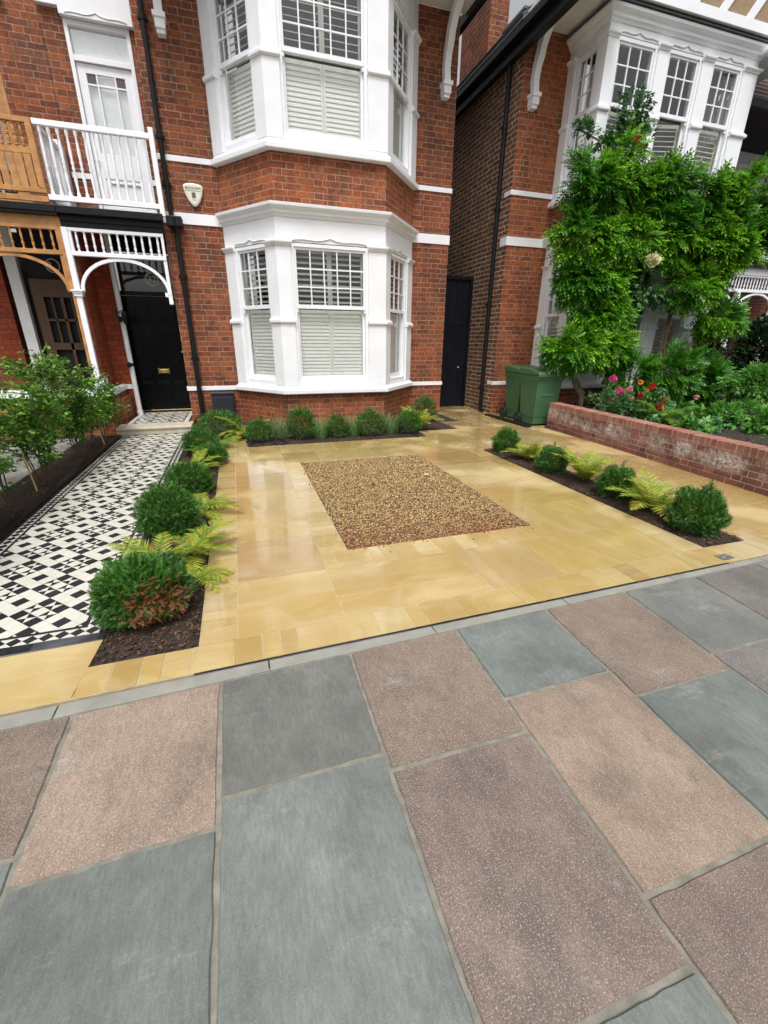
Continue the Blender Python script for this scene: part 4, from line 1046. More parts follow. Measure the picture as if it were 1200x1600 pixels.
b = MB(); b.box(5.15, 6.3, 7.2, CY, 6.50, 6.54, 'white_render'); b.box(9.5, 10.4, 7.2, CY, 6.3, 6.34, 'white_render'); b.pieces('soffit', H2)
b = MB(); b.box(5.18, 5.305, 6.9, 15, 6.12, 6.38, 'black_iron'); b.box(5.07, 5.178, 6.9, 15, 6.30, 6.40, 'black_iron'); b.pieces('gutter', H2, bevel=.01)
b = MB(); b.extr([(5.06, 8.4, 6.46), (5.06, 15, 6.46), (5.9, 15, 7.12), (5.9, 8.4, 7.12)], (0, 0, -.05), 'slate'); b.box(5.9, 7.4, 8.4, 15, 7.02, 7.10, 'slate')
for i in range(6):                         # slate courses
    f0, f1 = i/6, (i+1)/6
    b.extr([(5.05+.85*f0, 8.4, 6.465+.66*f0), (5.05+.85*f1+.01, 8.4, 6.465+.66*f1), (5.04+.85*f0, 8.4, 6.49+.66*f0)], (0, 6.5, 0), 'slate')
b.build('roof', H2)
b = MB(); b.box(5.78, 6.22, 10.9, 12.2, 6.3, 10.5, 'red_brick'); b.build('chimney', H2)
b = MB(); b.box(6.0, 7.0, 9.9, 10.6, 7.105, 7.42, 'white_render'); b.box(5.95, 7.05, 9.85, 10.65, 7.421, 7.46, 'slate'); b.build('dormer', H2)
# half timbered gable
b = MB(); gy = 7.56
b.extr([(6.2, gy, 6.50), (11.4, gy, 6.50), (11.4, gy, 9.4), (6.2, gy, 9.4)], (0, .12, 0), 'pebbledash'); b.build('gable_panel', H2)
b = MB(); b.box(6.1, 11.4, gy-.035, gy+.02, 6.495, 6.64, 'white_paint')
x = 6.35
while x < 11.3:
    b.extr([(x, gy-.03, 6.64), (x+.17, gy-.03, 6.64), (x+.17+1.5, gy-.03, 8.8), (x+1.5, gy-.03, 8.8)], (0, .028, 0), 'white_paint'); x += .62
b.box(6.1, 11.4, gy-.033, gy+.02, 7.7, 7.9, 'white_paint')
b.build('gable_timber', H2, bevel=.004)
# far porch, balcony and roof
porch_screen(H2, 10.6, 13.4, CY+.05, 3.07, 2.755, 'white_paint', 26, arches=2)
b = MB(); b.box(10.6, 13.6, CY-.08, CY+.0, 3.22, 3.33, 'black_iron'); b.box(10.6, 13.6, CY, CY+.1, 3.07, 3.22, 'white_render'); b.box(10.6, 13.6, CY+.1, 9.8, 3.15, 3.3, 'slate'); b.build('porch_fascia', H2)
for px_ in (10.66, 12.0, 13.36):
    b = MB(); b.box(px_-.05, px_+.05, CY, CY+.1, .6, 2.7, 'white_paint'); b.box(px_-.1, px_+.1, CY-.05, CY+.15, 2.1, 2.2, 'white_paint'); b.build('porch_post', H2, bevel=.004)
b = MB(); b.box(10.6, 13.6, CY-.02, CY+.05, 4.2, 4.28, 'white_paint'); b.box(10.6, 13.6, CY-.02, CY+.05, 3.42, 3.48, 'white_paint'); r3 = b.build('balcony_railing', H2, bevel=.005)
balusters(r3, [(10.7+.11*i, CY+.015, 3.481) for i in range(26)], .718, 'white_paint', .02)
b = MB(); b.box(11.9, 13.3, 9.70, 9.82, 5.55, 6.0, 'white_paint'); b.box(11.9, 12.0, 9.74, 9.82, 3.35, 5.55, 'white_paint'); b.box(12.9, 13.3, 9.74, 9.82, 3.35, 5.55, 'white_paint'); b.box(12.0, 12.9, 9.83, 9.88, 3.35, 5.55, 'white_render'); b.box(11.9, 13.3, 9.9, 9.95, 3.3, 6, 'dark_room'); b.build('balcony_door', H2, bevel=.004)
scroll(H2, frame((11.9, 9.70), (13.3, 9.70)), .7, 5.6, .6)
b = MB()
for i in range(22):
    f0, f1 = i/22, (i+1)/22; za, ya = 5.95+3.4*f0, 8.15+3.6*f0; zb_, yb_ = 5.95+3.4*f1, 8.15+3.6*f1
    b.extr([(9.75, ya, za), (9.75, yb_+.02, zb_+.015), (9.75, ya, za+.035)], (6.5, 0, 0), 'roof_tile')
b.extr([(9.75, 8.15, 5.94), (16.2, 8.15, 5.94), (16.2, 11.8, 9.35), (9.75, 11.8, 9.35)], (0, 0, -.06), 'roof_tile'); b.build('tile_roof', H2)
b = MB(); b.box(9.75, 16.2, 8.04, 8.15, 5.82, 5.95, 'black_iron'); b.box(9.75, 16.2, 8.15, 9.69, 5.84, 5.88, 'dark_room'); b.pieces('gutter', H2)
pipe(H2, [(5.25, 9.0, .04), (5.25, 9.0, 6.3)], .042, clips=(.5, 2.2, 3.9, 5.2))
b = MB(); b.tube([(5.25, 9.0, .12), (5.25, 8.98, .05), (5.23, 8.88, .03)], .045, 'black_iron', 10); b.build('pipe_shoe', H2)

# ================================================================== SIDE GATE
t = thing('side_gate', 'tall black boarded side gate between the two houses', 'gate')
b = MB()
for i in range(6): b.box(4.30+i*.157, 4.30+i*.157+.150, 9.90, 9.93, .03, 2.78, 'gate_black')
b.box(4.30, 5.24, 9.93, 9.96, .3, .42, 'gate_black'); b.box(4.30, 5.24, 9.93, 9.96, 2.3, 2.42, 'gate_black'); b.box(4.30, 5.24, 9.89, 9.90, 1.86, 1.90, 'gate_black'); b.build('boards', t, bevel=.003)
b = MB(); b.box(4.25, 4.30, 9.86, 9.98, 0, 2.86, 'gate_black'); b.box(5.24, 5.30, 9.86, 9.98, 0, 2.86, 'gate_black'); b.box(4.30, 5.24, 9.86, 9.98, 2.79, 2.86, 'gate_black'); b.build('gate_frame', t, bevel=.004)
b = MB(); b.tube([(5.07, 9.90, .92), (5.07, 9.87, .92), (5.07, 9.86, .92)], [.018, .018, .006], 'steel', 10); b.build('lock', t)

# ================================================================== WHEELIE BINS
def wheelie(x0, y0, label):
    t = thing('wheelie_bin', label, 'bin', group='green wheelie bins beside the brick pier')
    w, dpt, h = .56, .58, .98; cx, cy = x0+w/2, y0+dpt/2
    b = MB()
    def ring(z, sx, sy, oy=0): return [(cx-w/2*sx, cy-dpt/2*sy+oy, z), (cx+w/2*sx, cy-dpt/2*sy+oy, z), (cx+w/2*sx, cy+dpt/2*sy+oy, z), (cx-w/2*sx, cy+dpt/2*sy+oy, z)]
    rs = [ring(.03, .80, .72), ring(.16, .82, .75), ring(.17, .84, .78), ring(.84, .96, .95), ring(.85, 1., 1.), ring(.93, 1.01, 1.01), ring(.935, .93, .93)]
    v = [p for r_ in rs for p in r_]; f = [(i*4+k, i*4+(k+1) % 4, i*4+4+(k+1) % 4, i*4+4+k) for i in range(len(rs)-1) for k in range(4)]
    f += [(3, 2, 1, 0), tuple(range(len(v)-4, len(v)))]; b.add(v, f, 'bin_green')
    b.box(cx-.13, cx+.13, cy-dpt/2*.9-.004, cy-dpt/2*.9+.02, .55, .6, 'bin_green')
    b.build('bin_body', t, bevel=.02)
    b = MB(); b.extr([(x0-.02, y, z) for y, z in ((y0-.045, .90), (y0-.045, .955), (y0-.02, .985), (cy, 1.035), (y0+dpt, 1.05), (y0+dpt+.03, 1.03), (y0+dpt+.03, .94), (y0+dpt-.02, .936), (y0, .936), (y0-.02, .90))], (w+.04, 0, 0), 'bin_green')
    ld = b.build('bin_lid', t, bevel=.014)
    b = MB(); b.box(cx-.18, cx+.18, y0+dpt+.02, y0+dpt+.07, .93, .96, 'bin_dark'); b.build('bin_handle', t, bevel=.01)
    for s in (-1, 1):
        b = MB(); X = cx+s*.27; b.tube([(X-.03, y0+dpt-.06, .10), (X+.03, y0+dpt-.06, .10)], .10, 'rubber', 20); b.tube([(X-.034, y0+dpt-.06, .10), (X+.034, y0+dpt-.06, .10)], .05, 'bin_dark', 12); b.build('wheel', t, bevel=.008)
    return t
wheelie(5.23, 6.98, 'green wheelie bin nearer the camera beside the garden wall end')
wheelie(5.33, 7.66, 'green wheelie bin standing behind the other bin by the brick corner')
b = MB(); b.box(5.06, 5.18, 6.95, 8.45, -.01, .035, 'black_iron'); b.build('plinth_board', label='long black board lying on the paving along the foot of the green bins', category='board')
# ================================================================== PLANTS
UP = np.array([0, 0, 1.])
def quadleaf(L=1., W=.4, fold=.12, droop=0., x=0, y=0, ang=0, z=0, at=.45):
    """rhombic leaf starting at (x, y) pointing along ang"""
    c, s_ = math.cos(ang), math.sin(ang)
    pts = [(0, 0, 0), (L*at, W/2, fold*W-droop*L*.3), (L, 0, -droop*L), (L*at, -W/2, fold*W-droop*L*.3)]
    return [(x+a*c-b_*s_, y+a*s_+b_*c, z+h) for a, b_, h in pts]
def many(leaves):
    v = []; f = []
    for q in leaves: k = len(v); v += q; f.append((k, k+1, k+2, k+3))
    return v, f
# sprig of yew: two ranks of needles
yl = []
for i in range(7):
    x = .12+i*.125
    for s_ in (-1, 1): yl.append(quadleaf(.36-.02*i, .075, .1, .1, x, 0, s_*R(62-4*i), 0))
yl.append(quadleaf(.4, .08, 0, 0, .9, 0, 0)); yl.append(quadleaf(1., .05, 0, 0, 0, 0, 0, -.01, .5))
YEW = many(yl)
# pinnate leaf: five pairs of leaflets and an end one
wl = []
for i in range(4):
    x = .12+i*.2
    for s_ in (-1, 1): wl.append(quadleaf(.40-.02*abs(i-1), .185, .22, .2, x, 0, s_*R(66-6*i), -.045*i*i*.3))
wl.append(quadleaf(.42, .20, .25, .25, .88, 0, 0, -.2)); PINN = many(wl)
def scatter(name, base, T, D, sz, mats, parent=None, upj=.5, mi=None, up=UP, **tags):
    n = len(T); Rm = basis(D, np.asarray(up)+rdir(n)*upj)
    v, f = inst(base[0], base[1], T, Rm, np.asarray(sz).reshape(n, 1)*np.ones((1, 3)))
    m_ = None if mi is None else np.repeat(mi, len(base[1]))
    return npmesh(name, v, f, mats, m_, parent, **tags)

def yew_mesh(name, r, rz, n=1500, parent=None, brown=0, tips=6, len_=.034):
    n = int(n*2.5); d = rdir(n*2); d = d[d[:, 2] > -.6][:n]; n = len(d)
    k = rng.uniform(.5, 1.04, n)**.6; lump = 1+.13*np.sin(d[:, 0]*5+r*90)*np.sin(d[:, 1]*6+2)+.07*np.sin(d[:, 2]*9+r*70)
    T = d*np.array([r, r, rz])*(k*lump)[:, None]; T[:, 2] += rz*.72; T[:, 2] = np.maximum(T[:, 2], .012)
    D = d*.7+rdir(n)*.75+UP*.35; sz = rng.uniform(.7, 1.3, n)*len_
    T = T-D/np.linalg.norm(D, axis=1, keepdims=True)*sz[:, None]*.6
    mi = (rng.random(n) < .10+.25*np.clip(d[:, 2], 0, 1)).astype(int)
    mats = ['yew_leaf', 'yew_tip', 'brown_leaf']
    if brown:
        bd = np.array([.45, -.8, -.15]); q = (d@bd/np.linalg.norm(bd)); mi[(q > .74+rng.uniform(-.18, .18, n)+.12*np.sin(d[:, 0]*14)*np.sin(d[:, 2]*13)) & (rng.random(n) < .75)] = 2
    o = scatter(name, YEW, T, D, sz, mats, parent, .8, mi)
    return o
def yew(x, y, r, rz, label, n=1500, brown=0, group=None, leaders=2, name='yew_bush'):
    t = thing(name, label, 'shrub', group, (x, y, 0))
    t.scale = (rng.uniform(.93, 1.12), rng.uniform(.93, 1.1), rng.uniform(.9, 1.14)); t.rotation_euler = (rng.uniform(-.08, .08), rng.uniform(-.1, .1), 0)
    yew_mesh('foliage', r, rz, n, t, brown)
    b = MB(); b.tube([(0, 0, -.03), (0, 0, rz*.7), (.01, 0, rz*1.2)], [.014, .01, .004], 'twig', 6)
    for i in range(7): a = i*.9; b.tube([(0, 0, rz*.3), (math.cos(a)*r*.6, math.sin(a)*r*.6, rz*(.5+.1*(i % 3)))], [.006, .002], 'twig', 5)
    b.build('stem', t)
    if leaders:
        for k in range(leaders):
            T = []; D = []; a = rng.uniform(0, 6.28); q = rng.uniform(.2, .6)*r; h = rng.uniform(.05, .11)
            for j in range(9): T.append((math.cos(a)*q, math.sin(a)*q, rz*1.5+h*j/9)); D.append((rng.normal()*.6, rng.normal()*.6, 1))
            scatter('shoot', YEW, np.array(T), np.array(D), np.full(len(T), .045), ['yew_leaf'], t)
    return t

def fern(x, y, label, nf_=9, L=.34, mat='fern_leaf', seed=0, lean=(0, 0), name='fern', group=None, spread=1., el=(25, 70)):
    rr = np.random.default_rng(seed+11); nf = int(nf_*1.6); L *= 1.12; t = thing(name, label, 'fern', group, (x, y, 0))
    b = MB()
    for k in range(nf):
        az = 2*math.pi*(k/nf)+rr.uniform(-.35, .35); e0 = R(rr.uniform(*el)); Lk = L*rr.uniform(.75, 1.15)
        N = 11; p = Vector((0, 0, .01)); pts = [p.copy()]; dirs = []; e = e0
        hx, hy = math.cos(az)*spread+lean[0], math.sin(az)*spread+lean[1]; hn = math.hypot(hx, hy) or 1
        h = Vector((hx/hn, hy/hn, 0))
        for i in range(N):
            d = h*math.cos(e)+Vector((0, 0, math.sin(e))); dirs.append(d); p = p+d*(Lk/N); pts.append(p.copy()); e -= R(rr.uniform(4, 9.5))
        b.tube(pts, [.0028*(1-i/(N+2)) for i in range(N+1)], 'fern_green', 4)
        for i in range(2, N*2):
            f = i/(2*N); j = min(N-1, int(f*N)); base = pts[j].lerp(pts[j+1], f*N-j); d = dirs[j]
            side = h.cross(Vector((0, 0, 1))).normalized(); up = side.cross(d).normalized()
            wlen = Lk*.30*math.sin(math.pi*min(1, (f*.93+.12)))**.8*(1-.35*f)
            if i % 1 == 0:
                for s_ in (-1, 1):
                    if rr.random() < .03: continue
                    a = R(62-20*f); ld = (side*s_*math.sin(a)+d*math.cos(a)-up*rr.uniform(-.05, .22)).normalized()
                    wv = d*.5*Lk*.036; tip = base+ld*wlen
                    M1 = base+ld*wlen*.35
                    v = [base-wv*.7, M1-wv*1.0-up*.002, base+ld*wlen*.7-wv*.65, tip, base+ld*wlen*.7+wv*.65, M1+wv*1.0-up*.002, base+wv*.7]
                    b.add(v, [(0, 1, 5, 6), (1, 2, 4, 5), (2, 3, 4)], mat)
    b.build('frond', t); return t

def grass(x, y, r, h, label, n=120, mat='grass_leaf', group=None):
    b = MB(); 
    for i in range(n):
        a = rng.uniform(0, 6.28); q = r*.35*math.sqrt(rng.random()); px, py = q*math.cos(a), q*math.sin(a)
        hh = h*rng.uniform(.5, 1.1); ox, oy = math.cos(a)*r*rng.uniform(.3, 1.1), math.sin(a)*r*rng.uniform(.3, 1.1); w = .003
        s_ = Vector((-math.sin(a), math.cos(a), 0))*w
        P_ = [Vector((px, py, 0)), Vector((px+ox*.35, py+oy*.35, hh*.65)), Vector((px+ox*.8, py+oy*.8, hh*.95)), Vector((px+ox*1.2, py+oy*1.2, hh*.8))]
        b.add([P_[0]-s_, P_[0]+s_, P_[1]-s_, P_[1]+s_, P_[2]-s_*.7, P_[2]+s_*.7, P_[3]], [(0, 1, 3, 2), (2, 3, 5, 4), (4, 5, 6)], mat)
    o = b.build('grass_tuft', None, label=label, category='grass tuft'); o.location = (x, y, 0)
    if group: o['group'] = group
    return o
LEAF = many([quadleaf(1, .62, .18, .15)])
LEAF3 = many([quadleaf(1, .5, .2, .2, .1, 0, 0), quadleaf(.8, .42, .2, .2, 0, 0, R(50)), quadleaf(.8, .42, .2, .2, 0, 0, -R(50))])
def blob(c, r, n, k=(.6, 1.03)):
    d = rdir(n); T = d*np.array(r)*rng.uniform(k[0]**3, k[1]**3, n)[:, None]**(1/3)+np.array(c); return T, d
def clumped(c, r, n, cl=.13, nc=None, front=True):
    """leaf positions in clumps over the surface of an ellipsoid"""
    nc = nc or max(6, int(n/26)); d = rdir(nc)
    if front: d[:, 1] = np.where(rng.random(nc) < .7, -abs(d[:, 1]), d[:, 1])
    C = d*np.array(r)*rng.uniform(.55, 1.0, nc)[:, None]
    i = rng.integers(0, nc, n); off = rdir(n)*rng.random(n)[:, None]**.5*cl
    return C[i]+off+np.array(c), d[i]*.8+off/cl*.6
def lowplant(x, y, r, label, n=90, mat='black_leaf', size=.035, group=None, name='heuchera'):
    T, d = blob((0, 0, .03), (r, r, .06), n, (.3, 1)); T[:, 2] = np.maximum(T[:, 2], .01)
    o = scatter(name, LEAF, T, d+UP*.3, rng.uniform(.7, 1.3, n)*size, [mat], None, .5, None, label=label, category='low plant'); o.location = (x, y, 0)
    if group: o['group'] = group

GL, GR, GB = 'clipped yews in the bed beside the mosaic path', 'clipped yews in the narrow right hand bed', 'shrubs in the bed under the bay window'
FL, FR = 'ferns in the bed beside the mosaic path', 'ferns in the narrow right hand bed'
yew(-.63, 2.44, .225, .205, 'largest yew ball with a scorched brown side nearest the pavement', 3400, 1, GL, 0)
yew(-.68, 3.72, .25, .22, 'dark green yew bush second from the pavement beside the mosaic path', 2300, 0, GL, 3)
yew(-.60, 4.72, .235, .18, 'low yew bush in the middle of the bed beside the mosaic path', 1700, 0, GL, 2)
yew(-.60, 6.45, .24, .21, 'farthest yew bush of the path bed, just before the door step', 1500, 0, GL, 3)
yew(-.42, 5.85, .19, .16, 'small yew with long loose shoots reaching over the yellow paving', 900, 0, GL, 3)
fern(-.66, 3.02, 'yellow green fern right behind the scorched yew ball', 9, .36, 'fern_leaf', 1, (0, -.1), group=FL)
fern(-.44, 3.16, 'upright fern with tall fronds leaning over the yellow setts near the scorched yew', 8, .36, 'fern_leaf', 2, (.3, .1), group=FL)
fern(-.40, 2.78, 'small fern with one frond spread on the yellow paving edge', 5, .25, 'fern_leaf', 3, (.5, 0), group=FL, el=(20, 50))
fern(-.45, 4.10, 'lime fern with a long frond reaching right over the paving behind the second yew', 8, .37, 'fern_leaf', 4, (.5, 0), group=FL, el=(15, 50))
fern(-.68, 4.25, 'lime fern tucked between the second and middle yews by the tiles', 7, .28, 'fern_green', 5, (0, 0), group=FL)
fern(-.62, 5.50, 'bright fern between the middle and farthest yews of the path bed', 9, .36, 'fern_leaf', 6, group=FL)
fern(-.48, 6.15, 'tall fern near the far end of the path bed', 8, .38, 'fern_green', 7, (.2, 0), group=FL, el=(45, 75))
fern(-.62, 7.0, 'lime fern at the house end of the path bed before the conifer', 8, .34, 'fern_leaf', 8, group=FL)
fern(-.30, 6.75, 'small green fern at the paving corner near the conifer', 6, .28, 'fern_green', 9, (.3, 0), group=FL)
yew(3.62, 5.38, .175, .19, 'smallest and farthest yew ball of the right hand bed', 1300, 0, GR, 0)
yew(3.60, 4.32, .195, .19, 'yew ball second from the far end of the right hand bed', 1500, 0, GR, 1)
yew(3.61, 3.34, .195, .185, 'yew ball second from the pavement in the right hand bed', 1700, 0, GR, 2)
yew(3.58, 2.42, .205, .20, 'yew ball with upright leader shoots nearest the pavement in the right hand bed', 2300, 0, GR, 5)
fern(3.66, 4.86, 'bushy lime fern between the two farthest yew balls', 12, .40, 'fern_leaf', 12, group=FR, el=(35, 75))
fern(3.68, 3.86, 'tall yellow fern with long upright fronds in the middle of the right hand bed', 11, .50, 'fern_leaf', 13, (.1, .1), group=FR, el=(50, 85))
fern(3.66, 2.92, 'spreading lime fern beside the nearest yew ball of the right hand bed', 12, .45, 'fern_leaf', 14, (.1, .1), group=FR, el=(38, 78))
# bed under the bay
yew(-.36, 7.75, .36, .25, 'wide soft green conifer against the downpipe left of the bay', 1700, 0, GB, 3, 'conifer_bush')
yew(.24, 7.10, .22, .21, 'yew bush at the left corner of the bed under the bay', 1100, 0, GB)
yew(.88, 7.06, .21, .27, 'tall dark yew left of the middle under the bay window', 1200, 0, GB)
yew(1.48, 7.06, .18, .23, 'yew with narrow pointed top in the middle under the bay window', 1000, 0, GB)
yew(2.05, 7.06, .235, .25, 'broad yew right of the middle under the bay window', 1200, 0, GB)
yew(2.74, 7.06, .21, .21, 'yew beside the lime fern at the right of the bay bed', 1000, 0, GB)
yew(3.50, 8.10, .23, .27, 'round yew by the alley corner of the brick house', 1000, 0, GB)
fern(.02, 7.52, 'lime fern beside the dark meter box', 12, .50, 'fern_leaf', 20, group='ferns under the bay window')
fern(3.02, 7.32, 'tall lime fern at the right end of the bed under the bay', 10, .52, 'fern_leaf', 21, group='ferns under the bay window', el=(45, 78))
for x, y, l in ((.56, 7.12, 'wispy grass tuft between the two left yews under the bay'), (1.18, 6.98, 'wispy grass tuft just right of the tall dark yew'), (1.76, 7.05, 'wispy grass tuft between the middle and broad yews'), (2.40, 7.05, 'wispy grass tuft right of the broad yew')):
    grass(x, y, .26, .36, l, 130, group='grass tufts under the bay window')
for x, y, r_, l in ((.16, 6.83, .14, 'black leaved low plant at the left paving corner of the bay bed'), (.50, 6.83, .13, 'black leaved low plant in front of the left grass tuft'), (2.66, 6.83, .17, 'black leaved low plant at the right end of the bay bed')):
    lowplant(x, y, r_, l, 120, group='black leaved plants along the bay bed')

# hedge whips on the left
def whip(x, y, h, label, seed, nst=5, spread=.28):
    rr = np.random.default_rng(seed); t = thing('hedge_plant', label, 'shrub', 'young hedge plants left of the mosaic path', (x, y, 0))
    b = MB(); T = []; D = []
    for k in range(nst):
        a = rr.uniform(0, 6.28); r0_ = rr.uniform(0, .05); pts = [Vector((math.cos(a)*r0_, math.sin(a)*r0_, -.02))]; d = Vector((math.cos(a)*rr.uniform(.08, .3), math.sin(a)*rr.uniform(.08, .3), 1)).normalized()
        hk = h*(1 if k == 0 else rr.uniform(.5, .93)); N = 9
        for i in range(N):
            d = (d+Vector((rr.normal()*.09, rr.normal()*.09, .05))).normalized(); pts.append(pts[-1]+d*hk/N)
        b.tube(pts, [.008*(1-.75*i/N) for i in range(N+1)], 'twig', 5)
        for i in range(3, N+1):
            for q in range(rr.integers(1, 4)):
                if i < N:
                    az = rr.uniform(0, 6.28); L = spread*rr.uniform(.5, 1.1)*(1.15-.65*i/N); p0 = pts[i]; dd = Vector((math.cos(az), math.sin(az), rr.uniform(.15, .8))).normalized()
                    p1 = p0+dd*L*.5; p2 = p0+dd*L-Vector((0, 0, .02)); b.tube([p0, p1, p2], [.003, .002, .001], 'twig', 4)
                    for s_ in np.arange(.10, 1.08, .075):
                        pp = p0.lerp(p2, float(s_)); 
                        for _ in range(3): T.append(pp+Vector(rr.normal(size=3)*.026)); D.append((dd.x+rr.normal()*.7, dd.y+rr.normal()*.7, dd.z*.3+rr.normal()*.35))
            for _ in range(3): T.append(pts[i]+Vector(rr.normal(size=3)*.015)); D.append(tuple(rr.normal(size=3)))
    b.build('stem', t)
    n = len(T); scatter('foliage', LEAF, np.array(T), np.array(D), rr.uniform(.03, .062, n), ['hedge_leaf'], t, .6)
hp = [(-2.16, 3.15, 1.0, 'nearest young hedge plant, cut off by the left edge beside the tiles'), (-2.20, 3.72, 1.15, 'second nearest young hedge plant beside the mosaic path'), (-2.13, 4.25, 1.2, 'young hedge plant third from the pavement, with thin bare lower stems'),
      (-2.22, 4.80, 1.5, 'tallest young hedge plant with a long shoot against the oak door'), (-2.12, 5.35, 1.15, 'young hedge plant in the middle of the row'), (-2.24, 5.95, 1.45, 'young hedge plant with a slim shoot reaching the porch post'),
      (-2.13, 6.6, 1.1, 'young hedge plant third from the porch plinth'), (-2.20, 7.2, 1.15, 'young hedge plant second from the porch plinth'), (-2.08, 7.8, .95, 'young hedge plant at the door end of the row')]
for i, (x, y, h, l) in enumerate(hp): whip(x, y, h*1.27, l, 40+i, 6, .32)
whip(-2.95, 4.3, 1.25, 'leafy young plant behind the hedge row on the neighbour side', 77, 6, .34)
for (x, y, dx, dy, h, l) in ((-2.10, 5.15, -.06, .06, .42, 'bamboo cane leaning at the middle of the young hedge'), (-2.02, 7.45, -.08, .02, .5, 'bamboo cane standing near the porch end of the young hedge'), (-2.35, 3.95, .35, .25, .32, 'bamboo cane lying slanted among the nearest hedge stems')):
    b = MB(); b.tube([(x, y, -.02), (x+dx, y+dy, h)], .008, 'cane', 7); b.build('bamboo_cane', label=l, category='cane', group='bamboo canes in the young hedge')

# wisteria in front of the right hand bay
Wt = thing('wisteria', 'large bright green wisteria climbing over the front of the white square bay', 'climber', None, (6.2, 6.95, .27))
loc0 = np.array([6.2, 6.95, .27])
masses = [(6.085, 7.3, 3.946, .80, .40, 1.0), (7.008, 7.25, 3.80, .68, .46, 1.0), (8.142, 7.2, 4.02, .85, .34, .9), (9.254, 7.1, 3.95, .8, .46, 1.), (5.963, 7.2, 3.195, .74, .47, 1.1), (6.165, 7.15, 2.507, .64, .45, 1.), (6.50, 7.15, 1.95, .62, .40, 1.),
          (5.90, 7.0, 1.38, .58, .34, 1.), (8.03, 7.2, 3.33, 1.3, .55, 1.5), (9.05, 7.05, 3.05, .75, .60, 1.1), (8.45, 7.05, 2.47, .85, .32, .8), (9.2, 6.95, 1.98, .52, .26, .6), (6.887, 7.15, 3.2, .65, .5, .8), (6.78, 7.05, 1.42, .42, .3, .5), (6.45, 7.25, 4.42, .28, .3, .3), (7.45, 7.2, 3.55, .55, .45, .8), (7.5, 7.2, 4.08, .5, .32, .7), (8.9, 7.1, 3.55, .6, .4, .5), (9.75, 7.1, 3.6, .5, .6, .7), (5.85, 7.2, 2.45, .3, .3, .25)]
TT, DD = [], []
for x, y, z, rx, rz, k in masses:
    T, D = clumped((x, y, z), (rx*.98, .36, rz*.95), int(900*k), .12); TT.append(T); DD.append(D)
for x, y, z, rx, rz, k in masses:
    T, D = blob((x, y+.05, z), (rx*.75, .2, rz*.72), int(170*k), (.2, 1)); TT.append(T); DD.append(D)
T = np.concatenate(TT); D = np.concatenate(DD); kp = T[:, 1] < 7.60; T, D = T[kp], D[kp]
n = len(T); D = D*np.array([1, .6, .7])+rdir(n)*.5; D[:, 2] -= .22; D[:, 1] -= .25
mi = np.where(rng.random(n) < .07, 1, 0); mi = np.where((np.sin(T[:, 0]*3.1)+np.sin(T[:, 2]*4.3+1)) < -.3, 2, mi)
scatter('foliage', PINN, T-loc0, D, rng.uniform(.12, .21, n), ['wisteria_leaf', 'wisteria_lime', 'wisteria_deep'], Wt, .35, mi, (-.1, -.75, 1.))
b = MB()
def vine(pts, r, mat='bark'):
    P_ = []; pts = [Vector(p)-Vector(loc0) for p in pts]
    for i in range(len(pts)-1):
        for j in range(6): P_.append(pts[i].lerp(pts[i+1], j/6)+Vector((random.uniform(-1, 1), random.uniform(-1, 1), 0))*.018)
    P_.append(pts[-1]); n_ = len(P_); b.tube(P_, [r*(1-.55*i/n_) for i in range(n_)], mat, 8)
vine([(6.27, 6.95, .2), (6.22, 6.98, .55), (5.98, 7.0, .95), (6.05, 7.2, 1.6), (6.1, 7.3, 2.6), (6.0, 7.4, 4.1)], .05)
vine([(6.30, 6.99, .2), (6.30, 7.02, .6), (6.1, 7.08, .9), (6.5, 7.3, 1.7), (7.0, 7.35, 3.1), (8.5, 7.35, 3.9)], .035)
vine([(9.0, 7.0, .2), (9.05, 7.05, 1.2), (9.3, 7.1, 1.9), (9.0, 7.2, 3.0), (8.2, 7.3, 4.0)], .05)
vine([(8.2, 7.1, .2), (8.25, 7.1, 1.2), (8.22, 7.2, 1.9), (8.3, 7.2, 2.5), (7.6, 7.3, 3.3)], .03)
vine([(8.27, 7.12, .2), (8.19, 7.14, 1.3), (8.3, 7.2, 2.0), (8.5, 7.2, 2.6)], .022)
b.build('trunk', Wt, smooth=True)
# climbing rose
Rt = thing('climbing_rose', 'darker leaved climbing rose with cream and orange blooms growing up through the wisteria', 'climber', None, (7.1, 7.3, .27)); loc1 = np.array([7.1, 7.3, .27])
TT, DD = [], []
for x, y, z, rx, rz, k in ((6.632, 7.42, 5.05, .34, .34, 1.2), (6.75, 7.45, 4.65, .3, .25, .6), (6.05, 7.45, 4.70, .38, .2, .7), (7.39, 7.05, 2.62, .5, .55, 1.8), (7.15, 7.1, 3.1, .4, .3, .8), (6.95, 7.45, 4.75, .22, .14, .3)):
    T, D = clumped((x, y, z), (rx, .2, rz), int(330*k), .11); TT.append(T); DD.append(D)
T = np.concatenate(TT); D = np.concatenate(DD); n = len(T); D = D+rdir(n)*.4; D[:, 2] -= .3
scatter('foliage', LEAF3, T-loc1, D, rng.uniform(.045, .085, n), ['rose_leaf'], Rt, .5)
b = MB()
for pts in ([(7.1, 7.3, .2), (7.2, 7.4, 1.6), (7.2, 7.4, 3.0), (6.8, 7.5, 4.4), (6.6, 7.5, 5.3)], [(7.15, 7.3, .2), (7.35, 7.3, 1.5), (7.4, 7.2, 2.8)], [(6.8, 7.5, 4.4), (6.4, 7.5, 4.6), (5.75, 7.5, 4.75)]):
    vv = [Vector(p)-Vector(loc1) for p in pts]; b.tube(vv, [.02*(1-.6*i/len(vv)) for i in range(len(vv))], 'bark', 6)
b.build('stem', Rt)
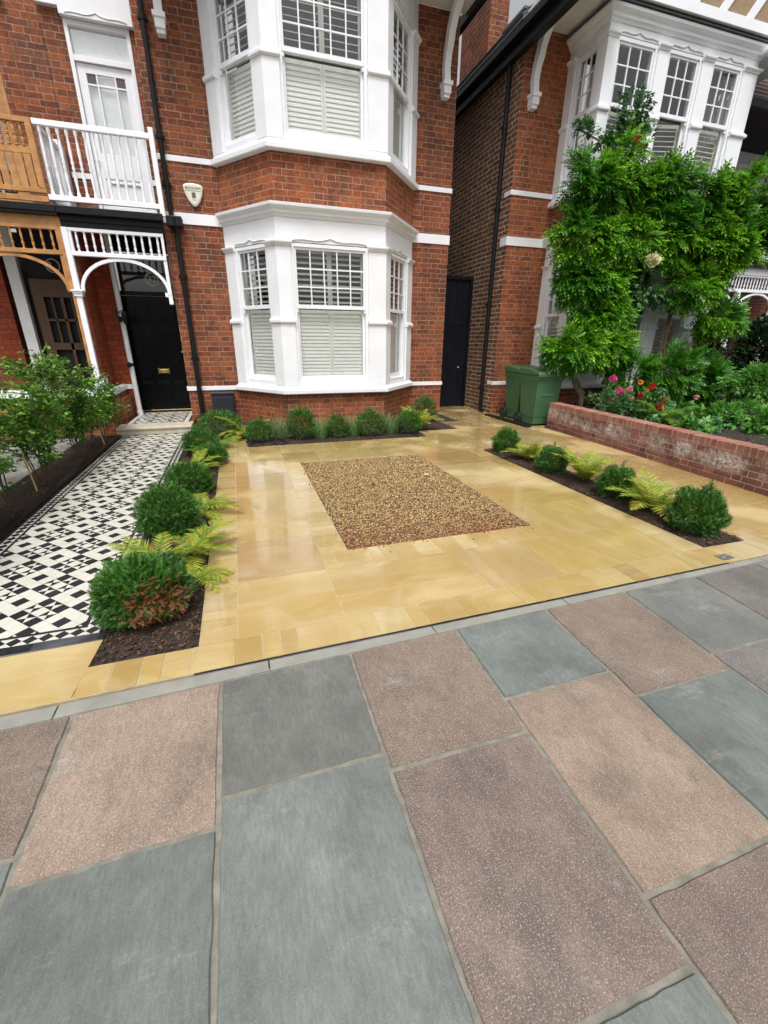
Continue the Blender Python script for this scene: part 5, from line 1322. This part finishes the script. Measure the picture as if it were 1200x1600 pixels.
def bloom(loc, r, mat, parent=None, name='bloom', n=26):
    d = rdir(n); d[:, 1] -= .5; k = rng.uniform(.1, .85, n)[:, None]; T = d*k*r*.5
    base = many([quadleaf(1, 1.05, .35, -.15, at=.6)])
    D = d+UP*.3; Rm = basis(d+rdir(n)*.5, rdir(n)); v, f = inst(base[0], base[1], T, Rm, np.full((n, 3), r*.72))
    o = npmesh(name, v, f, [mat], None, parent); o.location = loc; return o
for (x, y, z, r_, m_) in ((6.80, 6.52, 2.79, .13, 'petal_white'), (6.50, 7.0, 4.55, .055, 'petal_orange'), (6.72, 7.05, 4.50, .05, 'petal_orange')): bloom((x-loc1[0], y-loc1[1], z-loc1[2]), r_, m_, Rt, 'bloom', 40)

# shrubs and flowers behind the garden wall
def shrub(name, label, c, r, n, mat, size, base=LEAF, cat='shrub', cl=.12, group=None, stems=True, z0=.27, dens_clump=26):
    t = thing(name, label, cat, group, (c[0], c[1], z0)); T, D = clumped((0, 0, c[2]-z0), r, n, cl, max(5, n//dens_clump)); T[:, 2] = np.maximum(T[:, 2], .02)
    D = D+rdir(n)*.4; scatter('foliage', base, T, D, rng.uniform(.7, 1.3, n)*size, mat if isinstance(mat, list) else [mat], t, .5, None, (-.1, -1., .75) if base is PINN else (0, -.5, 1))
    if stems:
        b = MB()
        for k in range(8): a = k*.8; b.tube([(math.cos(a)*.04, math.sin(a)*.04, -.03), (math.cos(a)*r[0]*.4, math.sin(a)*r[1]*.4, (c[2]-z0)), (math.cos(a)*r[0]*.7, math.sin(a)*r[1]*.7, (c[2]-z0)+r[2]*.5)], [.012, .008, .003], 'twig', 5)
        b.build('stem', t)
    return t
LG = 'round low shrubs at the foot of the wisteria'
shrub('green_shrub', 'small round shrub left of the larger two under the wisteria', (7.30, 6.95, .98), (.42, .32, .38), 520, 'wisteria_deep', .17, PINN, group=LG)
shrub('green_shrub', 'largest round lime topped shrub in the middle under the wisteria', (8.25, 6.85, .93), (.56, .34, .45), 900, 'wisteria_deep', .15, PINN, group=LG)
shrub('green_shrub', 'round shrub on the right of the three under the wisteria', (9.12, 6.8, .82), (.46, .32, .38), 650, 'wisteria_deep', .15, PINN, group=LG)
shrub('camellia_bush', 'tall dark glossy evergreen at the right edge in front of the far porch', (10.9, 7.0, 1.25), (.95, .6, .85), 6500, 'camellia_leaf', .10, LEAF, cl=.2)
shrub('camellia_bush', 'brownish dense hedge between the porch post and the tall dark evergreen', (9.95, 7.6, 1.0), (.5, .4, .55), 3000, 'camellia_leaf', .085, LEAF, cl=.15)
shrub('hydrangea_bush', 'mid green leafy bush at the right edge below the dark evergreen', (9.75, 6.0, .80), (1.15, .6, .36), 3600, 'garden_leaf', .085, LEAF, cl=.15)
roses = [(5.92, 6.1, .42, 'leafy pink rose bush nearest the bins behind the garden wall', [(6.019, 6.3, .883, .055, 'petal_pink'), (6.10, 6.2, .70, .05, 'petal_pink'), (6.254, 6.2, .60, .055, 'petal_pink'), (6.28, 6.15, .73, .045, 'petal_pale'), (6.40, 6.2, .58, .045, 'petal_pale'), (6.2, 6.2, .66, .05, 'petal_pink')]),
         (6.72, 6.0, .40, 'red and orange rose bush behind the garden wall', [(6.808, 6.2, .76, .05, 'petal_red'), (6.75, 6.4, .806, .04, 'petal_orange'), (6.6, 6.2, .60, .045, 'petal_red'), (6.72, 5.9, .44, .06, 'petal_red'), (7.15, 6.2, .52, .04, 'petal_red'), (6.6, 6.1, .70, .03, 'petal_orange')])]
for x, y, z, l, fl_ in roses:
    t = shrub('rose_bush', l, (x+.15, y, z+.08), (.40, .32, .26), 620, 'rose_leaf', .05, LEAF3, 'rose bush', .1, 'rose bushes behind the garden wall')
    for (a, c, d, r_, m_) in fl_: bloom((a-x-.15, c-y-.22, d-.27+.05), r_*1.35, m_, t, 'bloom', 30)
    b = MB()
    for (a, c, d, r_, m_) in fl_: b.tube([((a-x-.15)*.6, (c-y-.1)*.6, .02), (a-x-.15, c-y-.1, d-.27+.02)], .004, 'fern_green', 4)
    b.build('flower_stem', t)
shrub('peony_plant', 'broad leaved plant with a pale pink bloom at the middle of the garden wall', (7.2, 5.0, .40), (.38, .33, .15), 190, 'garden_leaf', .11, LEAF3, 'plant', .12, 'broad leaved plants behind the garden wall', False)
fern(6.75, 5.55, 'large green fern behind the middle of the garden wall', 13, .55, 'fern_green', 31, group='ferns behind the garden wall').location.z = .27
for i, (x, y, l) in enumerate(((7.35, 4.55, 'broad leaved plant spreading near the right end of the visible garden wall'), (8.1, 4.6, 'broad pointed leaved plant at the right edge above the garden wall'), (8.4, 5.4, 'broad leaved plant in front of the mid green bush'), (7.7, 5.6, 'pale flowered broad leaved plant between fern and mid green bush'))):
    shrub('peony_plant', l, (x, y, .38), (.36, .32, .12), 110, 'garden_leaf', .12, LEAF3, 'plant', .12, 'broad leaved plants behind the garden wall', False)
for (x, y, z) in ((8.196, 6.2, .56), (7.56, 5.6, .44)):
    b = MB(); b.tube([(0, 0, -(z-.27)), (.02, 0, 0)], .004, 'fern_green', 5)
    t = thing('pink_flower', 'single pale pink flower on a tall stem above the fern' if z > .5 else 'single pale pink flower low behind the wall coping', 'flower', None, (x, y, z)); b.build('flower_stem', t); bloom((.02, 0, .0), .055, 'petal_pale', t, 'bloom', 22)

# more low planting in the neighbour's bed
for i, (x, y, l) in enumerate(((5.95, 5.3, 'low leafy plant just behind the coping, below the pink roses'), (6.1, 4.6, 'low leafy plant behind the coping in front of the large green fern'), (6.6, 4.9, 'broad leaved plant between the large green fern and the wall coping'), (7.9, 6.3, 'leafy plant at the foot of the largest round shrub'), (7.2, 6.3, 'leafy plant at the foot of the small round shrub'))):
    shrub('border_plant', l, (x, y, .35), (.30, .30, .09), 190, 'garden_leaf' if i % 2 else 'rose_leaf', .085, LEAF3, 'plant', .1, 'low plants behind the garden wall', False)
T = np.stack([rng.uniform(5.7, 11, 2600), rng.uniform(2.2, 8.2, 2600), .275+rng.uniform(0, .03, 2600)], 1)
o = scatter('leaf_litter', LEAF, T, rdir(2600)*[1, 1, .2], rng.uniform(.02, .06, 2600), ['garden_leaf', 'mulch'], None, .4, (rng.random(2600) < .5).astype(int)); o['kind'] = 'stuff'
# leaves fallen on the gravel and the paving
plain('pale_leaf', (.62, .50, .28), .6, .15, 30); plain('dead_leaf', (.03, .05, .02), .6, .2, 30)
for (x, y, z, a, s_, m_, l) in ((2.02, 4.60, .004, .4, .075, 'pale_leaf', 'pale dry leaf lying on the gravel panel'), (1.32, 4.42, .004, 1.2, .06, 'dead_leaf', 'small dark leaf near the middle of the gravel panel')):
    b = MB(); n = 10; pts = []
    for i in range(n): t = 2*math.pi*i/n; r_ = s_*(.55 if i % 2 else 1)*(.5+.5*abs(math.cos(t/2))); pts.append((math.cos(t)*r_, math.sin(t)*r_*.5, .004+.006*math.sin(t*2)))
    b.extr(pts, (0, 0, .0015), m_); o = b.build('fallen_leaf', label=l, category='leaf'); o.location = (x, y, z); o.rotation_euler = (0, 0, a)
